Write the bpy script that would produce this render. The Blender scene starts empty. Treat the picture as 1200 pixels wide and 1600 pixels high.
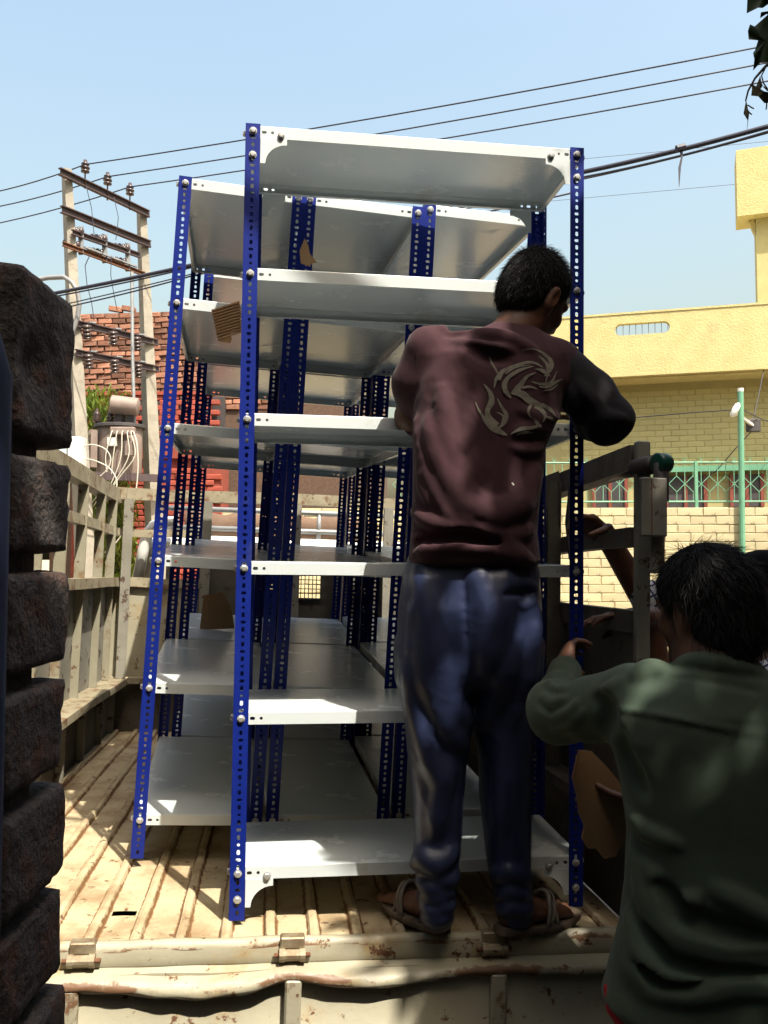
import bpy, math, random, time
T00 = time.time()
import numpy as np
from mathutils import Vector, Matrix
random.seed(7); rng = np.random.default_rng(11)
S = bpy.context.scene
COL = S.collection

# ------------------------------------------------------------------ camera, sky, sun, exposure
CZ = 1.78                       # eye height above the ground
FPX, PITCH = 1340.0, 0.0514     # focal length in photo pixels (1600 high), upward tilt
cd = bpy.data.cameras.new('camera'); cam = bpy.data.objects.new('camera', cd); COL.objects.link(cam)
cd.sensor_fit = 'VERTICAL'; cd.sensor_height = 24.0; cd.lens = 24.0 * FPX / 1600.0
cd.clip_start = 0.02; cd.clip_end = 2000
cam.location = (0, 0, CZ); cam.rotation_euler = (math.pi / 2 + PITCH, 0, 0)
S.camera = cam

SUN = Vector((0.34, -0.48, 1.0)).normalized()          # direction towards the sun
w = bpy.data.worlds.new('World'); S.world = w; w.use_nodes = True
wn = w.node_tree.nodes; wl = w.node_tree.links
sky = wn.new('ShaderNodeTexSky'); sky.sky_type = 'NISHITA'; sky.sun_disc = False
sky.sun_elevation = math.asin(SUN.z); sky.sun_rotation = math.atan2(SUN.x, SUN.y)
sky.altitude = 0; sky.air_density = 2.3; sky.dust_density = 8.0; sky.ozone_density = 2.6
bg = wn['Background']; bg.inputs['Strength'].default_value = 0.15
wl.new(sky.outputs['Color'], bg.inputs['Color'])
sl = bpy.data.lights.new('sun', 'SUN'); sl.energy = 5.0; sl.angle = math.radians(0.53); sl.color = (1.0, 0.93, 0.80)
so = bpy.data.objects.new('sun', sl); COL.objects.link(so)
so.rotation_euler = SUN.to_track_quat('Z', 'Y').to_euler(); so.location = (3, -5, 12)
S.view_settings.view_transform = 'Standard'; S.view_settings.look = 'None'
S.view_settings.exposure = 1.0; S.view_settings.gamma = 1.0; S.view_settings.use_curve_mapping = False

# ------------------------------------------------------------------ small helpers
def px(x, y, d):
    """world point seen at photo pixel (x, y) at distance d along the ground axis"""
    a, b = (x - 600) / FPX, (800 - y) / FPX
    v = np.array([a, math.cos(PITCH) - b * math.sin(PITCH), math.sin(PITCH) + b * math.cos(PITCH)])
    return v * (d / v[1]) + np.array([0, 0, CZ])
def pxray(x, y):
    v = px(x, y, 1.0) - np.array([0, 0, CZ]); return v / np.linalg.norm(v)
def V(*a): return np.array(a, float)
def rot3(yaw, tx=0, ty=0):
    return Matrix.Rotation(yaw, 4, 'Z') @ Matrix.Rotation(tx, 4, 'X') @ Matrix.Rotation(ty, 4, 'Y')
def tag(o, label=None, cat=None, group=None, kind=None):
    if label: o['label'] = label
    if cat: o['category'] = cat
    if group: o['group'] = group
    if kind: o['kind'] = kind
    return o
def empty(name, label, cat, loc=(0, 0, 0), mat=None, group=None):
    o = bpy.data.objects.new(name, None); COL.objects.link(o); o.empty_display_size = .1
    if mat is None: mat = Matrix.Translation(Vector(loc))
    o.matrix_world = mat
    MW[o.name] = mat.copy()
    return tag(o, label, cat, group)
MW = {}
class MB:
    """collects faces of one mesh"""
    def __init__(s): s.v = []; s.f = []; s.col = []
    def add(s, v, f):
        n = len(s.v); s.v += [tuple(map(float, p)) for p in v]; s.f += [tuple(i + n for i in q) for q in f]; return s
    def box(s, x0, x1, y0, y1, z0, z1, m=None, bev=0):
        if bev:
            b = bev; v = []
            for z, e in ((z0, b), (z0 + b, 0), (z1 - b, 0), (z1, b)):
                v += [(x0+e+b*(e == 0), y0+e, z), (x1-e-b*(e == 0), y0+e, z), (x1-e, y0+e+b*(e == 0), z), (x1-e, y1-e-b*(e == 0), z),
                      (x1-e-b*(e == 0), y1-e, z), (x0+e+b*(e == 0), y1-e, z), (x0+e, y1-e-b*(e == 0), z), (x0+e, y0+e+b*(e == 0), z)]
            f = [tuple(range(7, -1, -1)), tuple(range(24, 32))]
            for k in range(3):
                for i in range(8):
                    j = (i + 1) % 8; f.append((k*8+i, k*8+j, k*8+8+j, k*8+8+i))
        else:
            v = [(x, y, z) for z in (z0, z1) for y in (y0, y1) for x in (x0, x1)]
            f = [(0, 2, 3, 1), (4, 5, 7, 6), (0, 1, 5, 4), (2, 6, 7, 3), (0, 4, 6, 2), (1, 3, 7, 5)]
        if m is not None: v = [tuple(m @ Vector(p)) for p in v]
        return s.add(v, f)
    def bar(s, a, b, wx, wy, up=(0, 0, 1)):
        """box beam from a to b"""
        a, b = Vector(a), Vector(b); d = (b - a).normalized(); u = Vector(up)
        if abs(d.dot(u)) > .95: u = Vector((0, 1, 0))
        r = d.cross(u).normalized(); u = r.cross(d)
        v = [tuple(p + r * i * wx / 2 + u * j * wy / 2) for p in (a, b) for (i, j) in ((-1, -1), (1, -1), (1, 1), (-1, 1))]
        return s.add(v, [(3, 2, 1, 0), (4, 5, 6, 7)] + [(i, (i+1) % 4, 4+(i+1) % 4, 4+i) for i in range(4)])
    def tube(s, pts, r, n=8, cap=True):
        pts = [Vector(p) for p in pts]; rs = r if hasattr(r, '__len__') else [r] * len(pts)
        d0 = (pts[1] - pts[0]).normalized(); u = d0.orthogonal().normalized(); v = []
        for i, p in enumerate(pts):
            d = (pts[min(i+1, len(pts)-1)] - pts[max(i-1, 0)]).normalized()
            u = (u - d * u.dot(d)).normalized(); q = d.cross(u)
            v += [tuple(p + (u * math.cos(t) + q * math.sin(t)) * rs[i]) for t in [2*math.pi*k/n for k in range(n)]]
        f = [(i*n+k, i*n+(k+1) % n, (i+1)*n+(k+1) % n, (i+1)*n+k) for i in range(len(pts)-1) for k in range(n)]
        if cap: f += [tuple(range(n-1, -1, -1)), tuple(range((len(pts)-1)*n, len(pts)*n))]
        return s.add(v, f)
    def lathe(s, prof, n=16, m=None):
        v = []; f = []
        for r, z in prof:
            v += [(r*math.cos(2*math.pi*k/n), r*math.sin(2*math.pi*k/n), z) for k in range(n)]
        for i in range(len(prof)-1):
            f += [(i*n+k, i*n+(k+1) % n, (i+1)*n+(k+1) % n, (i+1)*n+k) for k in range(n)]
        f += [tuple(range(n-1, -1, -1)), tuple(range((len(prof)-1)*n, len(prof)*n))]
        if m is not None: v = [tuple(m @ Vector(p)) for p in v]
        return s.add(v, f)
    def prism(s, poly, z0, z1, m=None):
        n = len(poly); v = [(x, y, z0) for x, y in poly] + [(x, y, z1) for x, y in poly]
        f = [tuple(range(n-1, -1, -1)), tuple(range(n, 2*n))] + [(i, (i+1) % n, n+(i+1) % n, n+i) for i in range(n)]
        if m is not None: v = [tuple(m @ Vector(p)) for p in v]
        return s.add(v, f)
    def mesh(s, name, mat, smooth=False, tf=None, attr=None):
        me = bpy.data.meshes.new(name)
        v = s.v if tf is None else [tuple(tf @ Vector(p)) for p in s.v]
        me.from_pydata(v, [], s.f); me.update()
        if mat is not None:
            for mm in (mat if isinstance(mat, (list, tuple)) else [mat]): me.materials.append(mm)
        if smooth: me.polygons.foreach_set('use_smooth', [True] * len(me.polygons))
        if attr is not None:
            at = me.attributes.new(attr[0], 'FLOAT', 'POINT'); at.data.foreach_set('value', attr[1])
        return me
    def build(s, name, mat, parent=None, smooth=False, world=False, attr=None):
        tf = None
        if world and parent is not None: tf = MW[parent.name].inverted()
        return put(name, s.mesh(name, mat, smooth, tf, attr), parent)
def put(name, me, parent=None, mat=None):
    o = bpy.data.objects.new(name, me); COL.objects.link(o)
    if parent is not None: o.parent = parent
    if mat is not None: o.matrix_local = mat
    return o
def auto_smooth(o, ang=40):
    me = o.data; me.polygons.foreach_set('use_smooth', [True]*len(me.polygons))
    try: me.set_sharp_from_angle(angle=math.radians(ang))
    except Exception: pass
    return o

def curve(pts, n=5):
    """smooth line through points"""
    P = [np.array(p, float) for p in pts]; out = []
    for a in range(len(P) - 1):
        p0, p1, p2, p3 = P[max(a-1, 0)], P[a], P[a+1], P[min(a+2, len(P)-1)]
        for i in range(n):
            u = i/n; out.append(.5*((2*p1) + (-p0+p2)*u + (2*p0-5*p1+4*p2-p3)*u*u + (-p0+3*p1-3*p2+p3)*u**3))
    return out + [P[-1]]

# ------------------------------------------------------------------ materials (procedural)
def mk(name, c1, c2=None, scale=6., rough=.6, bump=0., bscale=60., metal=0., wear=None, wear2=None, rnd=0., spec=.5, coat=0., attr=None, stretch=None, trans=0.):
    m = bpy.data.materials.new(name); m.use_nodes = True
    N, L = m.node_tree.nodes, m.node_tree.links; B = N['Principled BSDF']
    tc = N.new('ShaderNodeTexCoord'); vec = tc.outputs['Object']
    if stretch:
        mp = N.new('ShaderNodeMapping'); mp.inputs['Scale'].default_value = stretch; L.new(vec, mp.inputs['Vector']); vec = mp.outputs['Vector']
    def noise(sc, det=6., rg=.6):
        n = N.new('ShaderNodeTexNoise'); n.inputs['Scale'].default_value = sc; n.inputs['Detail'].default_value = det
        n.inputs['Roughness'].default_value = rg; L.new(vec, n.inputs['Vector']); return n.outputs['Fac']
    def ramp(fac, a, b, ca=(0, 0, 0), cb=(1, 1, 1)):
        r = N.new('ShaderNodeValToRGB'); r.color_ramp.elements[0].position = a; r.color_ramp.elements[1].position = b
        r.color_ramp.elements[0].color = (*ca, 1); r.color_ramp.elements[1].color = (*cb, 1); L.new(fac, r.inputs['Fac']); return r.outputs['Color']
    def mix(fac, a, b, t='MIX'):
        x = N.new('ShaderNodeMix'); x.data_type = 'RGBA'; x.blend_type = t
        for sck, val in ((x.inputs[0], fac), (x.inputs[6], a), (x.inputs[7], b)):
            if hasattr(val, 'links') or hasattr(val, 'is_linked'): L.new(val, sck)
            elif isinstance(val, (int, float)): sck.default_value = val
            else: sck.default_value = (*val, 1)
        return x.outputs[2]
    col = ramp(noise(scale), .35, .65, c1, c2 if c2 else c1)
    rg = None
    for i, wr in enumerate((wear, wear2)):
        if not wr: continue
        cw, th, sc = wr[:3]
        fac = ramp(noise(sc, 9., .68), th, th + (.05 if len(wr) < 4 else wr[3]))
        col = mix(fac, col, cw)
        rr = N.new('ShaderNodeMapRange'); L.new(fac, rr.inputs[0]); rr.inputs[3].default_value = rough; rr.inputs[4].default_value = .85
        rg = rr.outputs[0]
    if attr:                                   # rust that sits along creases of the sheet (a named attribute), broken by noise
        an = N.new('ShaderNodeAttribute'); an.attribute_name = attr[0]
        mm = N.new('ShaderNodeMath'); mm.operation = 'MULTIPLY_ADD'; L.new(noise(attr[2], 8., .7), mm.inputs[0]); mm.inputs[1].default_value = .65
        hf = N.new('ShaderNodeMath'); hf.operation = 'MULTIPLY'; L.new(an.outputs['Fac'], hf.inputs[0]); hf.inputs[1].default_value = .5; L.new(hf.outputs[0], mm.inputs[2])
        col = mix(ramp(mm.outputs[0], attr[3]*.5, attr[3]*.5 + .07), col, attr[1])
    if rnd:
        oi = N.new('ShaderNodeObjectInfo'); hs = N.new('ShaderNodeHueSaturation'); r2 = N.new('ShaderNodeMapRange')
        L.new(oi.outputs['Random'], r2.inputs[0]); r2.inputs[3].default_value = 1 - rnd; r2.inputs[4].default_value = 1 + rnd
        L.new(r2.outputs[0], hs.inputs['Value']); L.new(col, hs.inputs['Color']); col = hs.outputs['Color']
    L.new(col, B.inputs['Base Color'])
    if rg is not None: L.new(rg, B.inputs['Roughness'])
    else: B.inputs['Roughness'].default_value = rough
    B.inputs['Metallic'].default_value = metal; B.inputs['Specular IOR Level'].default_value = spec; B.inputs['Coat Weight'].default_value = coat
    if trans: B.inputs['Transmission Weight'].default_value = trans
    if bump:
        b = N.new('ShaderNodeBump'); b.inputs['Strength'].default_value = min(1, bump); b.inputs['Distance'].default_value = .004 * max(1, bump)
        L.new(noise(bscale, 5.), b.inputs['Height']); L.new(b.outputs['Normal'], B.inputs['Normal'])
    return m
M = {}
M['blue'] = mk('blue_rack_paint', (.004, .013, .155), (.006, .018, .185), 5, .42, .05, 200, spec=.22, wear=((.02, .03, .15), .56, 9., .1), wear2=((.10, .11, .14), .70, 70., .02))
M['shelf'] = mk('shelf_paint', (.54, .595, .61), (.58, .62, .63), 3, .25, .06, 350, spec=.5, wear=((.44, .45, .43), .56, 4., .16))
M['zinc'] = mk('zinc_bolt', (.58, .58, .57), (.44, .44, .43), 60, .36, metal=.6)
RUST = (.10, .042, .018); CREAM = (.60, .53, .35)
M['bed'] = mk('bed_floor_paint', (.44, .365, .235), (.35, .275, .165), 5, .7, .6, 45, wear=((.25, .17, .09), .49, 5., .16), wear2=((.12, .06, .03), .60, 24., .05), attr=('rust', (.16, .08, .03), 30., 1.12))
M['cream'] = mk('truck_cream_paint', (.35, .325, .24), (.29, .265, .19), 4, .5, .25, 50, wear=((.30, .22, .11), .54, 5., .10), wear2=(RUST, .60, 19., .03), attr=('rust', (.15, .08, .042), 24., 1.09))
M['creamdk'] = mk('truck_worn_shaded_paint', (.24, .23, .19), (.18, .17, .14), 5, .5, .3, 50, wear=((.07, .04, .025), .57, 14., .04))  # darker cream copy for parts standing in shade, with worn flecks
M['rail'] = mk('weathered_rail_paint', (.27, .24, .165), (.19, .16, .10), 8, .6, .3, 60, wear=((.13, .07, .035), .53, 13., .08), wear2=((.06, .03, .018), .60, 40., .04))
M['board'] = mk('weathered_shaded_board', (.10, .09, .07), (.06, .05, .04), 7, .7, .5, 40, wear=((.05, .035, .02), .6, 18., .06))  # shade worked into the colour for the headboard and right side; patches are wear
M['rust'] = mk('rusty_steel', (.16, .065, .03), (.09, .04, .02), 20, .8, .4, 80)
M['hinge'] = mk('worn_hinge_steel', (.34, .29, .20), (.20, .14, .08), 25, .5, .3, 90, metal=.4, wear=(RUST, .62, 30.))
M['tyre'] = mk('tyre_rubber', (.02, .02, .02), (.03, .03, .03), 20, .8)
M['grey'] = mk('grey_steel', (.30, .31, .32), (.22, .23, .24), 10, .5, metal=.3)
M['dark'] = mk('dark_steel', (.035, .033, .035), (.06, .05, .05), 10, .6)
M['white'] = mk('white_enamel', (.74, .74, .72), (.64, .64, .60), 4, .35, wear=((.4, .35, .28), .68, 9.))
M['green'] = mk('green_paint', (.004, .045, .032), (.008, .06, .042), 10, .35)
M['mint'] = mk('mint_paint', (.11, .28, .18), (.14, .33, .21), 5, .5)
M['brickdk'] = mk('old_dark_brick', (.115, .094, .086), (.075, .068, .068), 14, .9, 2.2, 70, wear=((.17, .075, .048), .50, 14., .14), wear2=((.03, .028, .03), .60, 40., .08))
M['mortar'] = mk('dark_mortar', (.06, .05, .045), (.10, .085, .07), 30, .95, 2, 60)
M['navy'] = mk('navy_painted_frame', (.012, .022, .07), (.012, .02, .06), 8, .75, wear=((.2, .1, .05), .74, 10.))
M['brick'] = mk('brown_brick', (.26, .115, .07), (.19, .085, .055), 30, .9, 1., 60, rnd=.5, wear=((.30, .18, .12), .55, 20., .1), wear2=((.10, .06, .045), .58, 9., .1))
M['redbrick'] = mk('red_painted_brick', (.30, .055, .032), (.235, .045, .027), 14, .8, .5, 60, rnd=.12)
M['redwall'] = mk('red_wash', (.25, .05, .03), (.19, .04, .025), 9, .85, .4, 50)
M['brickgap'] = mk('brown_mortar', (.11, .065, .042), (.07, .042, .03), 25, .95, 1, 60)
M['yelplaster'] = mk('yellow_rough_plaster', (.52, .45, .215), (.46, .385, .175), 3, .9, 2.6, 26, wear=((.38, .30, .16), .58, 2.2, .2))
M['yelbrick'] = mk('yellow_painted_brick', (.46, .41, .19), (.41, .365, .165), 5, .8, .4, 40, rnd=.05)
M['yelgap'] = mk('yellow_mortar_line', (.40, .355, .165), (.36, .32, .148), 5, .9)
M['block'] = mk('yellow_wall_block', (.46, .405, .25), (.38, .33, .20), 4, .85, .8, 40, rnd=.10, wear=((.12, .09, .06), .585, 8., .07))
M['blockgap'] = mk('yellow_block_joint', (.33, .27, .145), (.28, .225, .12), 5, .9)
M['concrete'] = mk('pole_concrete', (.29, .265, .215), (.22, .20, .165), 6, .85, .8, 40, wear=((.20, .17, .13), .56, 9., .12))
M['angle'] = mk('brown_angle_iron', (.075, .045, .045), (.05, .04, .045), 9, .65)
M['ceramic'] = mk('brown_insulator', (.045, .03, .03), (.07, .045, .04), 9, .25)
M['trafo'] = mk('transformer_grey', (.23, .18, .155), (.18, .135, .115), 6, .6, .3, 40, wear=((.2, .12, .08), .66, 8.))
M['ltblue'] = mk('pale_box_enamel', (.55, .66, .66), (.48, .60, .60), 5, .5)
M['wire'] = mk('black_cable', (.015, .015, .03), (.02, .02, .035), 5, .6)
M['greycable'] = mk('grey_cable', (.16, .16, .17), (.22, .22, .22), 5, .55)
M['whitecable'] = mk('white_cable', (.50, .48, .41), (.42, .40, .33), 5, .5)
M['ground'] = mk('dusty_ground', (.40, .32, .21), (.30, .24, .16), .9, .95, 1.5, 14, wear=((.22, .19, .15), .58, .5, .15))
M['asphalt'] = mk('worn_asphalt', (.07, .065, .06), (.10, .092, .085), 2., .9, 1.2, 60)
M['card'] = mk('kraft_cardboard', (.33, .20, .10), (.28, .165, .08), 6, .85, .3, 60)
M['cloth'] = mk('brown_tarp', (.10, .06, .04), (.14, .085, .055), 8, .9, .8, 40)
M['bark'] = mk('tree_bark', (.10, .075, .055), (.055, .04, .03), 12, .95, 3, 30, stretch=(1, 1, .25))
def leafmat(name, c1, c2, rnd=.25, tr=.35):
    m = mk(name, c1, c2, 3., .5, spec=.4)
    N, L = m.node_tree.nodes, m.node_tree.links; B = N['Principled BSDF']; out = N['Material Output']
    t = N.new('ShaderNodeBsdfTranslucent'); s = N.new('ShaderNodeMixShader'); s.inputs[0].default_value = tr
    L.new(B.inputs['Base Color'].links[0].from_socket, t.inputs['Color'])
    L.new(B.outputs[0], s.inputs[1]); L.new(t.outputs[0], s.inputs[2]); L.new(s.outputs[0], out.inputs['Surface']); return m
M['leaf'] = leafmat('dark_green_leaf', (.030, .055, .022), (.05, .085, .03), tr=.12)
M['leafbush'] = leafmat('bright_green_leaf', (.09, .16, .02), (.22, .26, .03), tr=.45)
M['leafdry'] = leafmat('drying_leaf', (.16, .13, .06), (.10, .10, .05), tr=.3)
M['skin'] = mk('brown_skin', (.125, .055, .032), (.10, .045, .027), 9, .5, .15, 300, spec=.4)
M['hair'] = mk('black_hair', (.006, .0055, .006), (.010, .009, .009), 30, .68, spec=.22)
def fabric(name, c1, c2, rough, sheen=.0, bs=900, sc=7):
    m = mk(name, c1, c2, sc, rough, .25, bs, spec=.3); B = m.node_tree.nodes['Principled BSDF']
    B.inputs['Sheen Weight'].default_value = sheen; B.inputs['Sheen Roughness'].default_value = .4; return m
M['maroon'] = fabric('maroon_jersey', (.046, .0165, .0225), (.034, .012, .0165), .9, .08)
M['black'] = fabric('black_jersey', (.008, .007, .010), (.012, .010, .013), .9, .05)
M['print'] = fabric('grey_print', (.20, .185, .15), (.12, .11, .09), .85, 0, sc=60)
M['track'] = mk('shiny_blue_tracksuit', (.024, .033, .082), (.018, .025, .064), 6, .39, .18, 600, spec=.5)
M['olive'] = fabric('olive_green_cotton', (.046, .068, .047), (.038, .057, .038), .8, .1)
M['red'] = fabric('red_cotton', (.35, .01, .02), (.3, .01, .02), .8)
M['jeans'] = fabric('dark_trouser_cotton', (.03, .03, .035), (.04, .04, .045), .9)
M['sole'] = mk('worn_sandal_sole', (.05, .035, .025), (.14, .10, .065), 20, .8, .4, 90)
M['strap'] = mk('sandal_strap', (.20, .17, .13), (.10, .085, .065), 30, .6)
def checkmat():
    m = mk('blue_checked_cotton', (.62, .64, .68), (.55, .57, .62), 8, .85)
    N, L = m.node_tree.nodes, m.node_tree.links; B = N['Principled BSDF']
    tc = N.new('ShaderNodeTexCoord'); sp = N.new('ShaderNodeSeparateXYZ')
    mp = N.new('ShaderNodeMapping'); mp.inputs['Rotation'].default_value = (.3, .45, .2); L.new(tc.outputs['Object'], mp.inputs['Vector']); L.new(mp.outputs['Vector'], sp.inputs[0])
    fac = None
    for ax, per in (('X', .026), ('Z', .030)):
        a = N.new('ShaderNodeMath'); a.operation = 'MODULO'; L.new(sp.outputs[ax], a.inputs[0]); a.inputs[1].default_value = per
        ab = N.new('ShaderNodeMath'); ab.operation = 'ABSOLUTE'; L.new(a.outputs[0], ab.inputs[0])
        b = N.new('ShaderNodeMath'); b.operation = 'LESS_THAN'; L.new(ab.outputs[0], b.inputs[0]); b.inputs[1].default_value = .006
        if fac is None: fac = b.outputs[0]
        else:
            c = N.new('ShaderNodeMath'); c.operation = 'MAXIMUM'; L.new(fac, c.inputs[0]); L.new(b.outputs[0], c.inputs[1]); fac = c.outputs[0]
    x = N.new('ShaderNodeMix'); x.data_type = 'RGBA'; L.new(fac, x.inputs[0])
    L.new(B.inputs['Base Color'].links[0].from_socket, x.inputs[6]); x.inputs[7].default_value = (.02, .03, .09, 1); L.new(x.outputs[2], B.inputs['Base Color']); return m
M['check'] = checkmat()
M['scalp'] = mk('hair_undercoat', (.004, .0038, .004), (.007, .0065, .0065), 30, .95, .6, 400, spec=.1)
M['slat'] = mk('faded_slat_paint', (.25, .235, .175), (.20, .185, .13), 5, .6, .3, 50, wear=((.16, .11, .06), .55, 7., .10), wear2=(RUST, .61, 19., .03), attr=('rust', (.12, .06, .03), 24., 1.16))
# ------------------------------------------------------------------ ground
g = MB(); n = 60; ext = 400.
xs = np.sign(np.linspace(-1, 1, n)) * np.abs(np.linspace(-1, 1, n)) ** 3 * ext
gv = [(x, y, -.006 + .02 * math.sin(x * 1.3) * math.cos(y * .9) * (1 if abs(x) + abs(y) < 60 else 0)) for y in xs for x in xs]
g.add(gv, [(j*n+i, j*n+i+1, (j+1)*n+i+1, (j+1)*n+i) for j in range(n-1) for i in range(n-1)])
tag(g.build('ground', M['ground'], smooth=True), kind='structure')
r = MB(); r.add([(-60, -1.6, .018), (60, -3.2, .018), (60, 8.6, .018), (-60, 8.6, .018)], [(0, 1, 2, 3)])
tag(r.build('road', M['asphalt']), kind='structure')
v = MB(); vv = []; nx = 60
for i in range(nx + 1):
    x = -3 + 30 * i / nx
    for (y, z) in ((8.6, 0), (9.3, .13 + .03*math.sin(i*1.7)), (11.2, .26 + .03*math.sin(i)), (13.6, .30)): vv.append((x, y + .15*math.sin(i*.9+y), z))
v.add(vv, [(i*4+k, (i+1)*4+k, (i+1)*4+k+1, i*4+k+1) for i in range(nx) for k in range(3)])
tag(v.build('roadside_verge', M['ground'], smooth=True), kind='structure')
# weeds at the wall foot
wd = MB()
for i in range(420):
    x = rng.uniform(3.0, 8.0) ; y = 12.62 + rng.normal(0, .12); h = rng.uniform(.05, .16); a = rng.uniform(0, 6.28)
    dx, dy = .012*math.cos(a), .012*math.sin(a); lx, ly = rng.normal(0, .04, 2)
    wd.add([(x-dx, y-dy, .26), (x+dx, y+dy, .26), (x+lx, y+ly, .28+h)], [(0, 1, 2)])
tag(wd.build('weeds', M['leafbush']), kind='stuff')

# ------------------------------------------------------------------ brick layer: every brick an object of its own, sharing meshes
def brick_meshes(L, H, D, mat, k=4, rough=.004, name='brick'):
    out = []
    for q in range(k):
        b = MB(); b.box(-L/2, L/2, 0, D, -H/2, H/2, bev=min(.008, H*.12))
        b.v = [(x + rng.normal(0, rough), y + rng.normal(0, rough*.6), z + rng.normal(0, rough*.6)) for x, y, z in b.v]
        out.append(b.mesh(name, mat))
    return out
def lay(parent, mats, x0, x1, z0, z1, L, H, j, y=0, skip=None, jit=.004, name='brick', off=.5, limit=299):
    rows = int(round((z1 - z0) / (H + j))); cnt = 0
    for rr in range(rows):
        z = z0 + (rr + .5) * (H + j); x = x0 + (off * (L + j) if rr % 2 else 0) + L/2
        while x < x1 and cnt < limit:
            if not (skip and skip(x, z)):
                put(name, mats[rng.integers(len(mats))], parent, Matrix.Translation((x + rng.normal(0, jit*.5), y + rng.normal(0, jit), z + rng.normal(0, jit*.4))))
                cnt += 1
            x += L + j
# brown brick building, far left
mb = rot3(-.10); p0 = px(300, 483, 13.7)
root = empty('brick_building', 'tall windowless brown brick building behind the utility poles at left', 'building', mat=Matrix.Translation((p0[0], 13.7, 0)) @ mb)
H0 = p0[2]
k = MB(); k.box(-2.35, 2.6, .035, 6, 0, H0 - .02); k.build('wall', M['brickgap'], root)
ms = brick_meshes(.222, .074, .09, M['brick'], 6, .008)
lay(root, ms, -2.3, 1.35, H0 - 1.66, H0 + .02, .222, .074, .017, jit=.009)
for xx in (-1.30, -1.08): put('brick', ms[0], root, Matrix.Translation((xx, .0, H0 + .045)) @ Matrix.Rotation(.2, 4, 'Y'))
# red house with pierced parapet
p1 = px(240, 612, 12.9)
root = empty('red_house', 'red painted brick house with pierced parapet behind the transformer', 'house', mat=Matrix.Translation((p1[0], 12.9, 0)) @ rot3(-.06))
H1 = p1[2]
k = MB(); k.box(-1.25, 1.02, .035, .6, 0, H1 - 1.02); k.build('wall', M['redwall'], root)
k = MB(); k.box(-1.25, 1.02, -.02, .16, H1 - .05, H1); k.build('coping', M['redbrick'], root)
k = MB(); k.box(-1.25, 1.02, -.03, .6, H1 - 1.02, H1 - .72); k.build('lintel_band', M['redwall'], root)
k = MB(); k.box(-1.25, 1.02, .30, .36, H1 - .74, H1 - .03); k.build('parapet_backing', M['dark'], root)
ms = brick_meshes(.17, .072, .10, M['redbrick'], 4, .003)
for rr in range(8):
    for c in range(9):
        x = -1.2 + c * .25 + (.125 if rr % 2 else 0)
        put('brick', ms[c % 4], root, Matrix.Translation((x, 0, H1 - .09 - rr * .078)))
ms = brick_meshes(.225, .075, .09, M['redbrick'], 4, .004)
lay(root, ms, -1.2, .98, H1 - 2.86, H1 - 1.05, .225, .075, .014, limit=170)
# yellow house on the right
p2 = px(1050, 540, 15.0); yaw = -.27
root = empty('yellow_house', 'yellow house with rough plastered parapet and brick patterned wall', 'house', mat=Matrix.Translation((p2[0], 15.0, 0)) @ rot3(yaw))
zt = px(1050, 486, 15)[2]; zb = px(1050, 584, 15)[2]
xa, xb = -2.6, 5.0
# parapet with a stadium-shaped opening, cut as a ring of quads
def stadium(cx, cz, hw, hh, n=10):
    pts = []
    for i in range(n + 1): t = -math.pi/2 + math.pi*i/n; pts.append((cx + hw - hh + hh*math.cos(t), cz + hh*math.sin(t)))
    for i in range(n + 1): t = math.pi/2 + math.pi*i/n; pts.append((cx - hw + hh + hh*math.cos(t), cz + hh*math.sin(t)))
    return pts
cx = (1007 - 1050) / FPX * 15 / math.cos(yaw); czo = px(1007, 510, 15)[2]
st = stadium(cx, czo, .47, .10); ns = len(st)
hw_, hh_ = .47, .105
k = MB(); YZ = Matrix(((1, 0, 0, 0), (0, 0, 1, 0), (0, 1, 0, 0), (0, 0, 0, 1)))
k.box(xa, cx - hw_, 0, .13, zb, zt); k.box(cx + hw_, xb, 0, .13, zb, zt); k.box(cx - hw_, cx + hw_, 0, .13, czo + hh_, zt); k.box(cx - hw_, cx + hw_, 0, .13, zb, czo - hh_)
for sx in (-1, 1):
    for sz in (-1, 1):
        arc = [(cx + sx*(hw_ - hh_ + hh_*math.cos(t)), czo + sz*hh_*math.sin(t)) for t in [math.pi/2*i/8 for i in range(9)]]
        k.prism([(cx + sx*hw_, czo + sz*hh_)] + arc, .001, .129, YZ)
k.box(xa, xb, -.012, .145, zt, zt + .035)
k.build('parapet', M['yelplaster'], root)
for i in range(9):
    k = MB(); xx = cx - .44 + .11*i; k.tube([(xx, .07, czo-.10), (xx, .07, czo+.10)], .006, 6); k.build('grille_bar', M['grey'], root)
k = MB(); k.box(xa, xb, .132, .95, zb - .02, zb + .10); k.build('balcony_slab', M['yelplaster'], root)
k = MB(); k.box(xa, xb, .73, 6, 0, zt - .6); k.build('wall', M['yelgap'], root)
ms = brick_meshes(.275, .096, .05, M['yelbrick'], 3, .0015)
zl = px(1050, 792, 16.2)[2]
lay(root, ms, -2.0, 3.3, zl + .42, zb - .03, .275, .096, .011, y=.7225, jit=.0012, limit=296)
wn_z0, wn_z1 = zl - .05, px(1050, 748, 16.2)[2]
for (a, b) in ((-1.42, -.78), (-.14, .60), (.98, 1.55)):
    f = MB(); f.box(a, b, .67, .74, wn_z0, wn_z1); fo = f.build('window', M['dark'], root)
    f = MB()
    for x in (a, a + (b-a)*.5 - .03, b - .06): f.box(x, x + .06, 0.64, .672, wn_z0, wn_z1)
    f.build('frame', mk('red_brown_window_frame', (.22, .05, .03), (.16, .04, .025), 8, .6), fo)
k = MB(); k.box(-.3, 3.4, .52, .735, wn_z1 + .06, wn_z1 + .16); k.build('window_ledge', M['mint'], root)
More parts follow.
